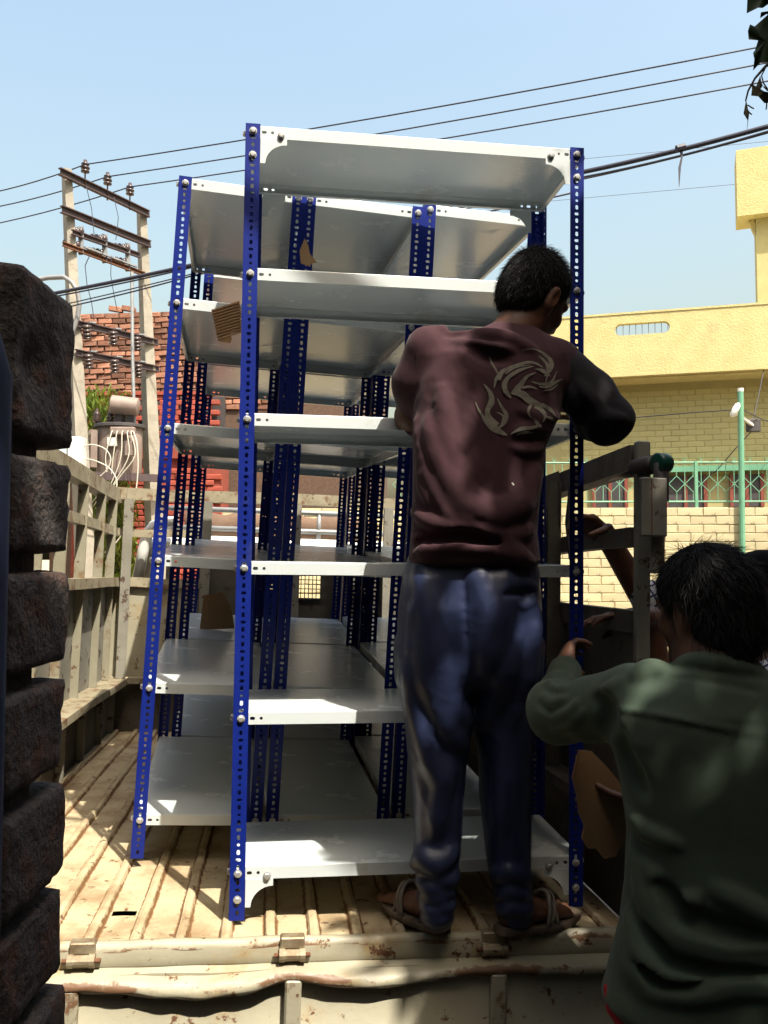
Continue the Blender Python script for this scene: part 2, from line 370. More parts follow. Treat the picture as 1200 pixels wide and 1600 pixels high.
# stair tower with roof slab
q0 = px(1150, 235, 17.2); q1 = px(1150, 338, 17.2); lq = MW[root.name].inverted() @ Vector(tuple(q0)); xl, yl = lq.x, lq.y; SK = Matrix.Translation((xl, yl, 0)) @ Matrix.Rotation(-.08, 4, 'Z') @ Matrix.Translation((-xl, -yl, 0))
k = MB(); k.box(xl, xl + 3.5, yl, yl + .8, q1[2], q0[2], SK); k.build('tower_roof_slab', M['yelplaster'], root)
k = MB(); k.box(xl + .36, xl + 3.3, yl + .25, yl + .8, zt - .7, q1[2] - .003, SK); k.build('stair_tower', M['yelbrick'], root)
k = MB(); k.prism([(xl + .22, q1[2] - .01), (xl + .337, q1[2] - .01), (xl + .337, q1[2] - .32)], yl + .3, yl + .45, SK @ YZ); k.build('bracket', M['yelplaster'], root)
# boundary wall with blocks
dW = 12.8; q = px(1000, 793, dW); zwt = q[2]
root = empty('boundary_wall', 'stained yellow block wall along the roadside below the mint grille', 'wall', mat=Matrix.Translation((q[0], dW, 0)) @ rot3(-.03))
k = MB(); k.box(-6.9, 4.0, .02, .24, 0, zwt - .006); k.build('wall_core', M['blockgap'], root)
ms = brick_meshes(.375, .122, .05, M['block'], 4, .003, 'block')
lay(root, ms, -6.3, 2.4, zwt - 13*.128, zwt, .375, .122, .006, y=.009, jit=.002, name='block')
# grille fence
root = empty('grille_fence', 'mint green metal grille with diamond pattern on top of the boundary wall', 'fence', mat=Matrix.Translation((q[0], dW + .12, zwt)) @ rot3(-.03))
sc = dW / FPX; zt_, zb_ = (793 - 721) * sc, (793 - 783) * sc
for z in (zt_, zb_):
    k = MB(); k.tube([(-3.9, 0, z), (3.6, 0, z)], .013, 8); k.build('rail', M['mint'], root)
for x in (-3.1, -2.0, .88, 3.2):
    k = MB(); k.box(x - .022, x + .022, -.022, .022, 0, zt_ + .02); k.build('post', M['mint'], root)
for i in range(-15, 14):
    x = i * .245 + .1
    kk = MB(); h = .12; zc = (793 - 755) * sc
    dm = [(x, 0, zc - h), (x + h, 0, zc), (x, 0, zc + h), (x - h, 0, zc), (x, 0, zc - h)]
    for a, b in zip(dm, dm[1:]): kk.bar(a, b, .009, .009, up=(0, 1, 0))
    kk.bar((x, .002, zb_), (x, .002, zc - h), .008, .008, up=(0, 1, 0)); kk.build('diamond_bar', M['mint'], root)
    k = MB(); k.bar((x + .122, 0, zb_), (x + .122, 0, zt_), .009, .009, up=(0, 1, 0)); k.bar((x, 0, zc + h), (x, 0, zt_), .009, .009, up=(0, 1, 0))
    for e in (-.03, .03): k.tube([(x + .122, 0, zt_), (x + .122 + e, 0, zt_ + .09)], [.008, .002], 5)
    k.build('bar', M['mint'], root)
# green post with meter bracket
a = px(1157, 790, dW - .1); b = px(1157, 612, dW - .1)
root = empty('lamp_post', 'thin mint green pipe post with a white fitting near its top', 'post', loc=(a[0], a[1], .3))
k = MB(); k.tube([(a[0], a[1], .25), (b[0], b[1], b[2])], .042, 10); k.build('pole', M['mint'], root, world=True)
k = MB(); k.lathe([(.044, 0), (.044, .05), (.01, .055)], 10, Matrix.Translation((b[0], b[1], b[2]))); k.build('cap', M['white'], root, world=True)
k = MB(); c = px(1149, 640, dW - .2); k.lathe([(.015, -.12), (.045, -.09), (.05, .02), (.04, .08), (.015, .11)], 12, Matrix.Translation(tuple(c)) @ Matrix.Rotation(.5, 4, 'Y')); k.build('fitting', M['white'], root, smooth=True, world=True)
e = px(1177, 665, dW + .6); k = MB(); k.bar(tuple(px(1150, 645, dW - .1)), tuple(e), .04, .04); k.build('arm', M['white'], root, world=True)
k = MB(); k.box(e[0]-.10, e[0]+.10, e[1]-.05, e[1]+.05, e[2]-.10, e[2]+.10, bev=.01); k.build('junction_box', M['dark'], root, world=True)
for pts in ([(1160, 640, 12.75), (1190, 655, 13.5), (1230, 668, 15)], [(1152, 640, 12.7), (1080, 645, 13), (900, 660, 14)], [(1176, 672, 13.4), (1150, 700, 13.4), (1120, 735, 13.6), (1090, 755, 13.8)], [(1176, 660, 13.4), (1185, 620, 14), (1197, 560, 15)]):
    k = MB(); k.tube([tuple(px(*p)) for p in pts], .008, 5); tag(k.build('service_wire', M['wire']), {1160: 'thin wire from the mint post away to the right', 1152: 'thin wire strung left from the mint post across the yellow wall', 1176: 'thin wire drooping from black junction box down the wall' if pts[1][1] > 660 else 'thin wire rising from the black junction box to the balcony'}[pts[0][0]], 'wire')
# unseen walls added behind and beside the viewer to cut sky light
m = MB(); m.box(-9, 9, -4.6, -4.2, 0, 5.2); m.build('sky_block_wall', M['brickgap']); tag(bpy.data.objects['sky_block_wall'], 'plain brown wall added unseen behind the viewer to block sky light', 'wall')
for nm, lab, x0, x1, y1 in (('sky_block_house', 'plain brown house block added out of view on the right to cut sky light', 6.6, 7.4, 10.5), ('sky_block_house', 'plain brown house block added out of view on the left to cut sky light', -7.2, -6.4, 8.5)):
    m = MB(); m.box(x0, x1, -4.1, y1, 0, 6.2); tag(m.build(nm, M['brickgap']), lab, 'house')  # unseen blocks put in to stop light from the street sides
# ------------------------------------------------------------------ the open truck
TM = Matrix.Translation((-.3226, 2.1866, CZ - .950)) @ rot3(.13, -.027, .03)
truck = empty('truck', 'old cream painted open truck with rusty bed and slatted sides', 'truck', mat=TM)
AL, AR, BF = -.885, 1.0, 3.0
def TW(a, b, c): return np.array(TM @ Vector((a, b, c)))
# corrugated floor: pairs of creases, lightly dented, rust along the creases
prof = []                                         # (a, height, rust)
xr = -.875; pitch = .1115
while xr < AR - .02:
    prof += [(xr, 0, .34), (xr + .006, 0, .85), (xr + .012, .013, .42), (xr + .022, .016, -.05), (xr + .033, .013, .42), (xr + .039, 0, .85), (xr + .047, 0, .34), (xr + .060, .0005, .1), (xr + .078, .001, -.05)]
    xr += pitch
prof = [(AL - .018, .004, .5), (AL - .004, .001, .4)] + [p for p in prof if p[0] < AR - .005] + [(AR - .005, 0, .2)]
nb = 70; fb = MB(); rv = []
hol = (-.356, .222)
for j in range(nb + 1):
    b = .004 + (BF - .004) * (j / nb) ** 1.25
    for i, (a, h, ru) in enumerate(prof):
        wob = .003 * math.sin(b * 5 + a * 3) + .0012 * math.sin(a * 17 + b * 11)
        fb.v.append((a + .0008 * math.sin(b * 23 + a * 40), b, h - .015 + wob * min(1, b * 6)))
        rv.append(ru + .15 * (b < .03) - .1 + .10*math.sin(b*9 + a*31) * (ru > 0))
n = len(prof)
for j in range(nb):
    for i in range(n - 1):
        va, vb = fb.v[j*n+i], fb.v[(j+1)*n+i+1]
        ca, cb = (va[0]+vb[0])/2, (va[1]+vb[1])/2
        if ((ca - hol[0]) / .024) ** 2 + ((cb - hol[1]) / .026) ** 2 < 1: continue
        fb.f.append((j*n+i, j*n+i+1, (j+1)*n+i+1, (j+1)*n+i))
auto_smooth(fb.build('bed_floor', M['bed'], truck, smooth=True, attr=('rust', rv)), 22)
k = MB(); k.box(AL, AR, .02, BF, -.10, -.060); k.build('bed_underside', M['dark'], truck)
# rear sill
def strip(rows, a0, a1, na, fn, name, mat, rustf):
    """sheet swept along the truck's width: rows = profile (b, c)"""
    m = MB(); rr = []
    for i in range(na + 1):
        a = a0 + (a1 - a0) * i / na
        for q, (b, c) in enumerate(rows):
            db, dc = fn(a, q); m.v.append((a, b + db, c + dc)); rr.append(rustf(a, q))
    k_ = len(rows)
    m.f = [(i*k_+q, (i+1)*k_+q, (i+1)*k_+q+1, i*k_+q+1) for i in range(na) for q in range(k_ - 1)]
    return m.build(name, mat, truck, smooth=True, attr=('rust', rr))
strip([(.012, -.012), (.010, .001), (-.002, .004), (-.014, .001), (-.018, -.012), (-.019, -.016)], AL, AR, 80,
      lambda a, q: (.0012*math.sin(a*40+q), .0015*math.sin(a*23)), 'floor_edge_bead', M['cream'], lambda a, q: (.55, .05, -.05, .15, .50, .6)[q] + .08*math.sin(a*17))
strip([(-.0185, -.012), (-.020, -.018), (-.021, -.034), (-.022, -.048), (-.020, -.052)], AL, AR, 80, lambda a, q: (.001*math.sin(a*31), 0), 'rear_sill', M['cream'], lambda a, q: (.5, -.1, -.2, -.1, .35)[q])
# bent lip of the lowered tailgate
def lipdent(a):
    d = -.020 * math.exp(-((a + .12) / .16) ** 2) - .014 * math.exp(-((a - .30) / .13) ** 2) + .012 * math.exp(-((a - .09) / .05) ** 2) + .008 * math.sin(a * 7)*.3
    d += .010 * math.exp(-((a - .62) / .2) ** 2)
    return d
strip([(-.018, -.052), (-.030, -.056), (-.046, -.060), (-.058, -.064), (-.066, -.070), (-.068, -.080), (-.063, -.088), (-.052, -.088), (-.045, -.084)], -.95, 1.02, 150,
      lambda a, q: ((.35 * lipdent(a) + .0015*math.sin(a*61+q)) * (q > 1), (lipdent(a) + .0018 * math.sin(a * 53 + q*2)) * min(1, q / 4)), 'tailgate_lip', M['cream'],
      lambda a, q: (.34, .08, .02, .27, .52, .44, .62, .7, .7)[q] + .14*math.sin(a*13) + .06*math.sin(a*41))
# tailgate panel below
strip([(-.040, -.06), (-.044, -.205), (-.058, -.216), (-.058, -.238), (-.044, -.250), (-.043, -.47), (-.046, -.50)], -.95, 1.02, 60, lambda a, q: (.003*math.sin(a*9+q), .002*math.sin(a*21)), 'tailgate_panel', M['cream'],
      lambda a, q: (.3, .1, .25, .25, .2, .2, .5)[q])
k = MB(); k.box(-.95, 1.02, -.028, -.012, -.50, -.06); k.build('tailgate_back', M['creamdk'], truck)
for a in (-.425, .098, .61, .97, -.93):
    m = MB(); m.box(a - .020, a + .020, -.067, -.042, -.498, -.082 + lipdent(a)*.8, bev=.005); m.build('tailgate_rib', M['cream'], truck, attr=('rust', [.42] * len(m.v)))
for a in (-.408, .094, .605):
    m = MB(); m.tube([(a - .030, -.030, -.030), (a + .030, -.030, -.030)], .014, 12); m.box(a - .030, a + .030, -.030, .004, -.0165, .0105, bev=.003)
    for e in (-.012, .012): m.tube([(a - .032 + (e > 0)*.05, -.030, -.030), (a - .018 + (e > 0)*.05, -.030, -.030)], .0165, 12)
    h = m.build('hinge', M['hinge'], truck)
    m = MB(); m.tube([(a - .045, -.030, -.030), (a + .045, -.030, -.030)], .006, 8); m.build('hinge_pin', M['rust'], h)
# left side
def post(name, a0, b, c0, c1, mat, wa=.045, wb=.06, tilt=0, rust=.2, inward=1):
    """hat-section upright: web plus two returns"""
    m = MB(); s = inward
    for (x0, x1, y0, y1) in ((0, wa, -wb/2, -wb/2 + .005), (0, .005, -wb/2 + .005, wb/2), (.0, wa * .75, wb/2, wb/2 + .005)):
        xs_ = sorted((s * x0, s * x1)); m.box(a0 + xs_[0], a0 + xs_[1], b + y0, b + y1, c0, c1)
    m.v = [(x + tilt*(z - c0), y + .0, z) for x, y, z in m.v]
    return m.build(name, mat, truck, attr=('rust', [rust] * len(m.v)))
sm, sd = M['slat'], M['creamdk']
def rail(name, a0, a1, b0, b1, c0, c1, mat, rust=.45):
    m = MB(); nseg = 12; v = []
    along_b = abs(b1 - b0) > abs(a1 - a0)
    for i in range(nseg + 1):
        t = i / nseg; wz = .004*math.sin(t*9 + c0*7); wx = .003*math.sin(t*7 + c0*3)
        if along_b: q = [(a0 + wx, c0 + wz), (a1 + wx, c0 + wz), (a1 + wx - .004, c1 + wz), (a0 + wx + .004, c1 + wz)]; v += [(x, b0 + (b1-b0)*t, z) for x, z in q]
        else: q = [(b0 + wx, c0 + wz), (b1 + wx, c0 + wz), (b1 + wx - .004, c1 + wz), (b0 + wx + .004, c1 + wz)]; v += [(a0 + (a1-a0)*t, y, z) for y, z in q]
    m.v = v
    m.f = [(i*4+q, i*4+(q+1) % 4, i*4+4+(q+1) % 4, i*4+4+q) for i in range(nseg) for q in range(4)] + [(0, 1, 2, 3), tuple(nseg*4+q for q in range(4))]
    return m.build(name, mat, truck, attr=('rust', [rust + .1*math.sin(i) for i in range(len(m.v))]))
rail('side_rail', AL - .075, AL - .005, .02, BF + .05, 1.325, 1.405, M['rail'])
rail('side_rail', AL - .06, AL - .012, .02, BF - .01, 1.125, 1.175, M['rail'])
rail('side_rail', AL - .06, AL + .014, .02, BF - .01, .825, .875, M['rail'])
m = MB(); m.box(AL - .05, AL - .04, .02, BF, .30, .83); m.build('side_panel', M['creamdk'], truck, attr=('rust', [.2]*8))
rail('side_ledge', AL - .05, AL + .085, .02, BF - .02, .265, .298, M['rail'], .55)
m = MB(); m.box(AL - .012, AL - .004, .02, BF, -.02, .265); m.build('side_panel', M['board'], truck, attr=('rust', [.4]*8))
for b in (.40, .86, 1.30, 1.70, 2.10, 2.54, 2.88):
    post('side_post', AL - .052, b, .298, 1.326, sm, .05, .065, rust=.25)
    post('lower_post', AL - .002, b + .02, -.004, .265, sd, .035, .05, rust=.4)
# headboard
rail('headboard_rail', AL - .05, AR, BF + .0, BF + .05, 1.345, 1.415, M['rail'])
rail('headboard_rail', AL - .04, -.42, BF + .004, BF + .045, 1.125, 1.17, M['rail'])
rail('headboard_rail', AL - .04, -.40, BF - .014, BF + .045, .825, .88, M['rail'])
for (a0, a1, c0, c1, mm) in ((AL - .05, -.425, .30, .826, 'cream'), (-.425, AR, .30, .785, 'board'), (-.425, -.055, .785, .95, 'board'), (.075, .165, .785, .95, 'board'), (.305, AR, .785, .95, 'board'), (-.425, AR, .95, 1.0, 'creamdk')):  # left piece keeps the lit cream, most others the shaded board colour
    m = MB(); m.box(a0, a1, BF + .012, BF + .022, c0, c1); m.build('headboard_panel', M[mm], truck, attr=('rust', [.25]*8))
rail('headboard_ledge', AL + .09, AR - .09, BF - .09, BF + .01, .268, .300, M['rail'], .5)
m = MB(); m.box(AL, AR, BF + .002, BF + .010, -.02, .268); m.build('headboard_panel', M['board'], truck, attr=('rust', [.4]*8))
for a in (AL + .02, -.41, .12, .40, .68, AR - .04):
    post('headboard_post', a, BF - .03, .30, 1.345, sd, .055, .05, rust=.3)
for (a0, a1) in ((-.055, .075), (.165, .305)):
    w_ = MB(); w_.box(a0 - .012, a1 + .012, BF + .000, BF + .012, .773, .785); w_.box(a0 - .012, a1 + .012, BF, BF + .012, .95, .962); fr = w_.build('window_frame', M['dark'], truck)
    for i in range(1, 6):
        q = MB(); x = a0 + (a1 - a0) * i / 6; q.tube([(x, BF + .016, .785), (x, BF + .016, .95)], .0028, 5)
        z = .785 + .165 * i / 6; q.tube([(a0, BF + .019, z), (a1, BF + .019, z)], .0028, 5); q.build('mesh_wire', M['dark'], fr)
# cab ahead of the bed: roof, sides, open windows
m = MB(); m.box(-.80, .93, BF + .22, BF + 1.5, 1.03, 1.155, bev=.05); auto_smooth(m.build('cab_roof', M['white'], truck))
for a in (-.80, .90): 
    m = MB(); m.box(a, a + .03, BF + .25, BF + 1.45, -.35, .55, bev=.01); m.build('cab_side', M['cream'], truck, attr=('rust', [.1]*32))
for a in (-.78, .88):
    for b in (BF + .27, BF + 1.38): m = MB(); m.box(a, a + .05, b, b + .06, .55, 1.04); m.build('cab_pillar', M['cream'], truck, attr=('rust', [.1]*8))
m = MB(); m.box(-.77, .90, BF + .26, BF + .29, -.35, .74); m.build('cab_rear_wall', M['dark'], truck)
m = MB(); m.box(-.77, .90, BF + 1.40, BF + 1.46, -.35, .50); m.build('cab_front', M['cream'], truck, attr=('rust', [.1]*8))
m = MB(); m.box(-.60, .70, BF + .4, BF + .8, -.2, .35, bev=.05); m.build('cab_seat', M['dark'], truck)
# roof carrier tubes
for c in (1.325, 1.205):
    m = MB(); m.tube([(-.66, BF + .30, c), (.80, BF + .30, c)], .017, 10); m.build('carrier_tube', M['grey'], truck, smooth=True)
for a in (-.60, -.16, .30, .74):
    m = MB(); m.tube([(a, BF + .30, 1.15), (a, BF + .30, 1.325)], .014, 8); m.build('carrier_upright', M['grey'], truck, smooth=True)
m = MB(); m.tube([(-.60, BF + .16, 1.23), (-.66, BF + .16, 1.225), (-.72, BF + .16, 1.20), (-.755, BF + .16, 1.15), (-.775, BF + .16, 1.05), (-.80, BF + .18, .88)], .034, 12); m.build('white_bent_tube', M['white'], truck, smooth=True)
# right side
rail('side_rail', AR - .02, AR + .04, .02, BF, 1.215, 1.287, M['board'], .2)
rail('side_rail', AR - .02, AR + .03, .02, BF, 1.005, 1.058, M['board'], .2)
rail('side_rail', AR - .02, AR + .03, .02, BF, .775, .835, M['board'], .2)
m = MB(); m.box(AR + .005, AR + .02, .02, BF, -.02, .776); m.build('side_panel', M['board'], truck, attr=('rust', [.2]*8))
rail('side_ledge', AR - .085, AR + .004, .02, BF - .02, .265, .298, M['board'], .2)
for b in (.60, 1.2, 1.8, 2.4): post('side_post', AR - .022, b, .30, 1.25, M['board'], .045, .06, rust=.3, inward=-1)
m = MB(); m.box(AR - .010, AR + .029, -.016, .012, -.30, 1.297, bev=.004); m.build('corner_post', M['creamdk'], truck, attr=('rust', [.32]*32))
def RW(x, y, d): return TM.inverted() @ Vector(tuple(px(x, y, d)))
g0, g1 = RW(1018, 840, 2.22), RW(1041, 840, 2.22); h0, h1 = RW(1000, 746, 2.20), RW(1041, 839, 2.20); e0 = RW(1033, 724, 2.24)
m = MB(); m.box(g0.x, g1.x, g0.y, g0.y + .014, RW(1030, 896, 2.22).z, h0.z - .02, bev=.003); m.build('gate_post', M['creamdk'], truck, attr=('rust', [.36]*32))
m = MB(); m.box(h0.x, h1.x, h0.y - .012, h0.y + .010, h1.z, h0.z, bev=.003); m.build('hinge_plate', M['creamdk'], truck, attr=('rust', [.34]*32))
m = MB(); m.box((h0.x*.62 + h1.x*.38) - .0012, (h0.x*.62 + h1.x*.38) + .0012, h0.y - .0135, h0.y - .0118, h1.z + .004, h0.z - .004); m.build('plate_seam', M['rust'], truck)
m = MB(); m.tube([(e0.x, e0.y, e0.z - .10), (e0.x, e0.y, e0.z)], .020, 12); m.build('pipe_stub', M['dark'], truck, smooth=True)
m = MB(); m.tube([(AR + .02, .30, 1.245), (e0.x - .01, e0.y + .03, e0.z)], .026, 16); m.build('round_rail', M['dark'], truck, smooth=True)
dcap = Matrix.Translation(e0) @ Matrix.Rotation(.35, 4, 'Z') @ Matrix.Rotation(math.pi/2, 4, 'Y')
m = MB(); m.lathe([(.021, -.018), (.027, -.015), (.028, .014), (.025, .021), (.012, .024)], 18, dcap); m.build('rail_end_cap', M['green'], truck, smooth=True)
# torn dark sheet hanging on the right rail
m = MB(); pts = []
for i in range(13):
    t = i / 12; pts.append((AR - .03, .86 - .30*t, 1.24 - .10*t - .05*abs(math.sin(t*8)))); pts.append((AR - .035, .86 - .30*t, 1.285))
m.v = pts; m.f = [(2*i, 2*i+2, 2*i+3, 2*i+1) for i in range(12)]; m.build('torn_sheet', M['dark'], truck)
for (b, c0, c1) in ((.42, 1.22, .98), (.74, 1.22, 1.12)):
    m = MB(); m.tube([(AR - .04, b, c0), (AR - .045, b + .015, (c0+c1)/2), (AR - .04, b + .005, c1)], [.009, .011, .006], 7); m.build('strap', M['dark'], truck)
# chassis and wheels
for a in (-.35, .45): m = MB(); m.box(a, a + .08, .05, BF + 1.4, -.22, -.10); m.build('chassis_beam', M['dark'], truck)
wheel = MB(); wheel.lathe([(.20, -.10), (.33, -.09), (.36, -.05), (.36, .05), (.33, .09), (.20, .10)], 28); tyre = wheel.mesh('tyre', M['tyre'], True)
wheel = MB(); wheel.lathe([(.04, -.06), (.19, -.09), (.20, .09), (.04, .05)], 20); rim = wheel.mesh('rim', M['grey'], True)
for a in (-.72, .84):
    for b in (.75, BF + .75):
        pm = Matrix.Translation((a, b, -.46)) @ Matrix.Rotation(math.pi/2, 4, 'Y')
        wo = bpy.data.objects.new('wheel', tyre); COL.objects.link(wo); wo.parent = truck; wo.matrix_local = pm
        put('rim', rim, wo)
for b in (.75, BF + .75): m = MB(); m.tube([(-.7, b, -.46), (.82, b, -.46)], .05, 8); m.build('axle', M['dark'], truck)
# rolled tarp on the roof carrier
m = MB(); nt = 24; pr = []
tp = [(-.56 + 1.26*i/nt, BF + .30 + .20, 1.235 + .008*math.sin(i*1.1)) for i in range(nt + 1)]
m.tube(tp, [.082 + .006*math.sin(i*2.3) for i in range(nt + 1)], 14)
o = m.build('rolled_tarp', M['cloth'], smooth=True); o.matrix_world = TM
tag(o, 'brown rolled tarp lying on the white cab roof behind the grey carrier tubes', 'tarp')

# ------------------------------------------------------------------ slotted-angle racks
PW, PT, PH = .040, .0024, 2.134
pitchz = .0194
def hole_poly(kind, n=8):
    r = .0043
    if kind == 0: return [(r*1.0*math.cos(math.pi/8 + k*math.pi/4), r*1.0*math.sin(math.pi/8 + k*math.pi/4)) for k in range(8)]
    a, b = (.0042, .0066) if kind == 1 else (.0066, .0042)
    c = .0024
    return [(a, b-c), (a-c, b), (-a+c, b), (-a, b-c), (-a, -b+c), (-a+c, -b), (a-c, -b), (a, -b+c)]
def holed(mb, x0, x1, cells, T, t):
    """strip with holes: cells = list of (z0, z1, hole kind or None, hole centre x); T maps (x, depth, z) to 3D, t = sheet thickness"""
    for d, flip in ((0, False), (t, True)):
        for (z0, z1, kind, hx) in cells:
            if kind is None:
                q = [(x0, z0), (x1, z0), (x1, z1), (x0, z1)]; f = (0, 1, 2, 3)
                mb.add([T(x, d, z) for x, z in q], [f[::-1] if flip else f]); continue
            zc = (z0 + z1) / 2; hp = [(hx + u, zc + v_) for u, v_ in hole_poly(kind)]
            if kind == 0: hp = hp
            else: hp = [hp[i] for i in (0, 1, 2, 3, 4, 5, 6, 7)]
            hp = sorted(hp, key=lambda p: math.atan2(p[1]-zc, p[0]-hx))
            ou = [(x0, zc - (z1-z0)*.25), (x0, z0), (hx, z0), (x1, z0), (x1, zc), (x1, z1), (hx, z1), (x0, z1)]
            ou[0] = (x0, zc); ou = sorted(ou, key=lambda p: math.atan2((p[1]-zc)/(z1-z0), (p[0]-hx)/(x1-x0)))
            # rotate so that both lists start close to each other
            vv = [T(x, d, z) for x, z in hp] + [T(x, d, z) for x, z in ou]
            if ou[0][0] == x0 and abs(ou[0][1]-zc) < 1e-9: ou_s = 0
            else: ou_s = 0
            f = []
            for i in range(8):
                j = (i + 1) % 8; qd = (i, j, 8 + j, 8 + i); f.append(qd if flip else qd[::-1])
            mb.add(vv, f)
    for (z0, z1, kind, hx) in cells:
        if kind is None: continue
        zc = (z0 + z1) / 2; hp = sorted([(hx + u, zc + v_) for u, v_ in hole_poly(kind)], key=lambda p: math.atan2(p[1]-zc, p[0]-hx))
        mb.add([T(x, 0, z) for x, z in hp] + [T(x, t, z) for x, z in hp], [(i, (i+1) % 8, 8+(i+1) % 8, 8+i) for i in range(8)])
    za, zb = cells[0][0], cells[-1][1]
    for xx in (x0, x1): mb.add([T(xx, 0, za), T(xx, t, za), T(xx, t, zb), T(xx, 0, zb)], [(0, 1, 2, 3)])
    for zz in (za, zb): mb.add([T(x0, 0, zz), T(x0, t, zz), T(x1, t, zz), T(x1, 0, zz)], [(0, 1, 2, 3)])
ncell = int(PH / pitchz); z_off = (PH - ncell * pitchz) / 2
pat = [1, 0, 1, 2]
cells = [(0, z_off, None, 0)] + [(z_off + i*pitchz, z_off + (i+1)*pitchz, pat[i % 4], PW * .52) for i in range(ncell)] + [(PH - z_off, PH, None, 0)]
pm_ = MB()
holed(pm_, 0, PW, cells, lambda x, d, z: (x, d, z), PT)                     # front flange along +x
holed(pm_, PT, PW, cells, lambda x, d, z: (d, x, z), PT)                    # side flange along +y
POST = pm_.mesh('post', M['blue'])
def shelf_mesh(w_, d_, name='shelf'):
    """folded steel tray: top sheet, four lips with bolt holes, and returns"""
    t, h, lip = .0012, .034, .013; m = MB()
    # top with a softly rounded front edge
    m.box(.003, w_-.003, .003, d_-.003, -t, 0)
    for (y, s) in ((0, 1), (d_, -1)):
        ys = sorted((y, y + s*.003)); m.add([(0, y, -.003), (w_, y, -.003), (w_, y + s*.001, -.001), (0, y + s*.001, -.001), (w_, y + s*.003, 0), (0, y + s*.003, 0)], [(0, 1, 2, 3), (3, 2, 4, 5)] if s > 0 else [(3, 2, 1, 0), (5, 4, 2, 3)])
    for (x, s) in ((0, 1), (w_, -1)):
        m.add([(x, 0, -.003), (x, d_, -.003), (x + s*.003, d_, 0), (x + s*.003, 0, 0)], [(0, 3, 2, 1) if s > 0 else (0, 1, 2, 3)])
    hx = [.022, .047, .070]; kinds = [0, 2, 0]
    def lipcells(Lg):
        c = []; last = 0
        pts = [(p, kd) for p, kd in zip(hx, kinds)] + [(Lg - p, kd) for p, kd in zip(hx[::-1], kinds[::-1])]
        for p, kd in pts:
            kd = {0: 0, 2: 1}[kd]
            if p - .010 > last + 1e-6: c.append((last, p - .010, None, 0))
            c.append((p - .010, p + .010, kd, -.018)); last = p + .010
        c.append((last, Lg, None, 0)); return c
    holed(m, -h, -.003, lipcells(w_), lambda x, d, z: (z, d, x), t)
    holed(m, -h, -.003, lipcells(w_), lambda x, d, z: (z, d_ - d, x), t)
    m.box(0, t, t, d_ - t, -h, -.003); m.box(w_ - t, w_, t, d_ - t, -h, -.003)
    m.box(.002, w_ - .002, t, lip, -h, -h + t); m.box(.002, w_ - .002, d_ - lip, d_ - t, -h, -h + t)
    m.box(t, lip, lip, d_ - lip, -h, -h + t); m.box(w_ - lip, w_ - t, lip, d_ - lip, -h, -h + t)
    return m.mesh(name, M['shelf'])
bo = MB()
bo.lathe([(.0105, 0), (.0105, .0016)], 14); bo.lathe([(.0080, .0016), (.0085, .0022), (.0085, .0066), (.0065, .0078), (.003, .008)], 6)
bo.tube([(0, 0, -.012), (0, 0, 0)], .004, 8); bo.lathe([(.0085, -.014), (.0085, -.0075)], 6)
BOLT = bo.mesh('bolt', M['zinc'])
gm = MB(); L_ = .072; gp = [(0, 0), (L_, 0)]
gp += [(L_ - (L_ - .014) * math.sin(t), -L_ + .0 + (L_ - .018) * math.cos(t) + .0) for t in [math.pi/2 * i/8 for i in range(9)]] + [(.014, -L_), (0, -L_)]
gm.prism([(x, y) for x, y in gp], 0, .0014, Matrix(((1, 0, 0, 0), (0, 0, 1, 0), (0, 1, 0, 0), (0, 0, 0, 1)))); GUS = gm.mesh('gusset_plate', M['shelf'])
RX = Matrix.Rotation(math.pi/2, 4, 'X')                # bolt axis z -> -y
def make_rack(label, base, rotm, w_, d_, tops, group, gussets=(), bolts=True):
    root = empty('storage_rack', label, 'rack', mat=Matrix.Translation(Vector(base)) @ rotm, group=group)
    for i, (x, y, a) in enumerate(((0, 0, 0), (w_, 0, 90), (w_, d_, 180), (0, d_, 270))):
        put('post', POST, root, Matrix.Translation((x, y, 0)) @ Matrix.Rotation(math.radians(a), 4, 'Z'))
    sh = shelf_mesh(w_ - 2*PT - .002, d_ - 2*PT - .002)
    for z in tops:
        put('shelf', sh, root, Matrix.Translation((PT + .001, PT + .001, z)))
        if bolts:
            zz = z - .018
            spots = [(x, 0, zz, RX) for x in (.0208, w_ - .0208)]
            spots += [(0, .0208, zz, Matrix.Rotation(-math.pi/2, 4, 'Y')), (w_, .0208, zz, Matrix.Rotation(math.pi/2, 4, 'Y'))]
            for (x, y, z_, m_) in spots: put('bolt', BOLT, root, Matrix.Translation((x, y, z_)) @ m_)
    for z in gussets:
        for x, sx in ((PT + .0385, 1), (w_ - PT - .0385, -1)):
            for y in (-.0 + PT + .0004 - .0016, d_ - PT - .0012):
                put('gusset_plate', GUS, root, Matrix.Translation((x, y, z - .0335)) @ Matrix.Diagonal((sx, 1, 1, 1)))
            put('bolt', BOLT, root, Matrix.Translation((x + sx*.056, .0012, z - .026)) @ RX)
        for x in (.0208, w_ - .0208):
            put('bolt', BOLT, root, Matrix.Translation((x, 0, z - .085)) @ RX)
    return root
G = 'blue and white slotted angle racks loaded on the truck'
topsA = [2.131, 1.735, 1.337, .937, .540, .138]
topsB = [2.131, 1.752, 1.358, .943, .546, .136]
RA = rot3(.126, .0035, .0124); RB = rot3(.179, .047, .06)
pA = V(-.405, 2.29, CZ - .951); pB = np.array((-.786, 2.707, CZ - .935))
def atB(x, y, z=0): return pB + np.array(RB.to_3x3() @ Vector((x, y, z)))
make_rack('blue and white rack set broadside at the truck tail, in front of the worker', pA, RA, .96, .381, topsA, G, gussets=(2.131, .138))
make_rack('end-on rack at far left of front row, blue posts leaning right', pB, RB, .397, .96, topsB, G)
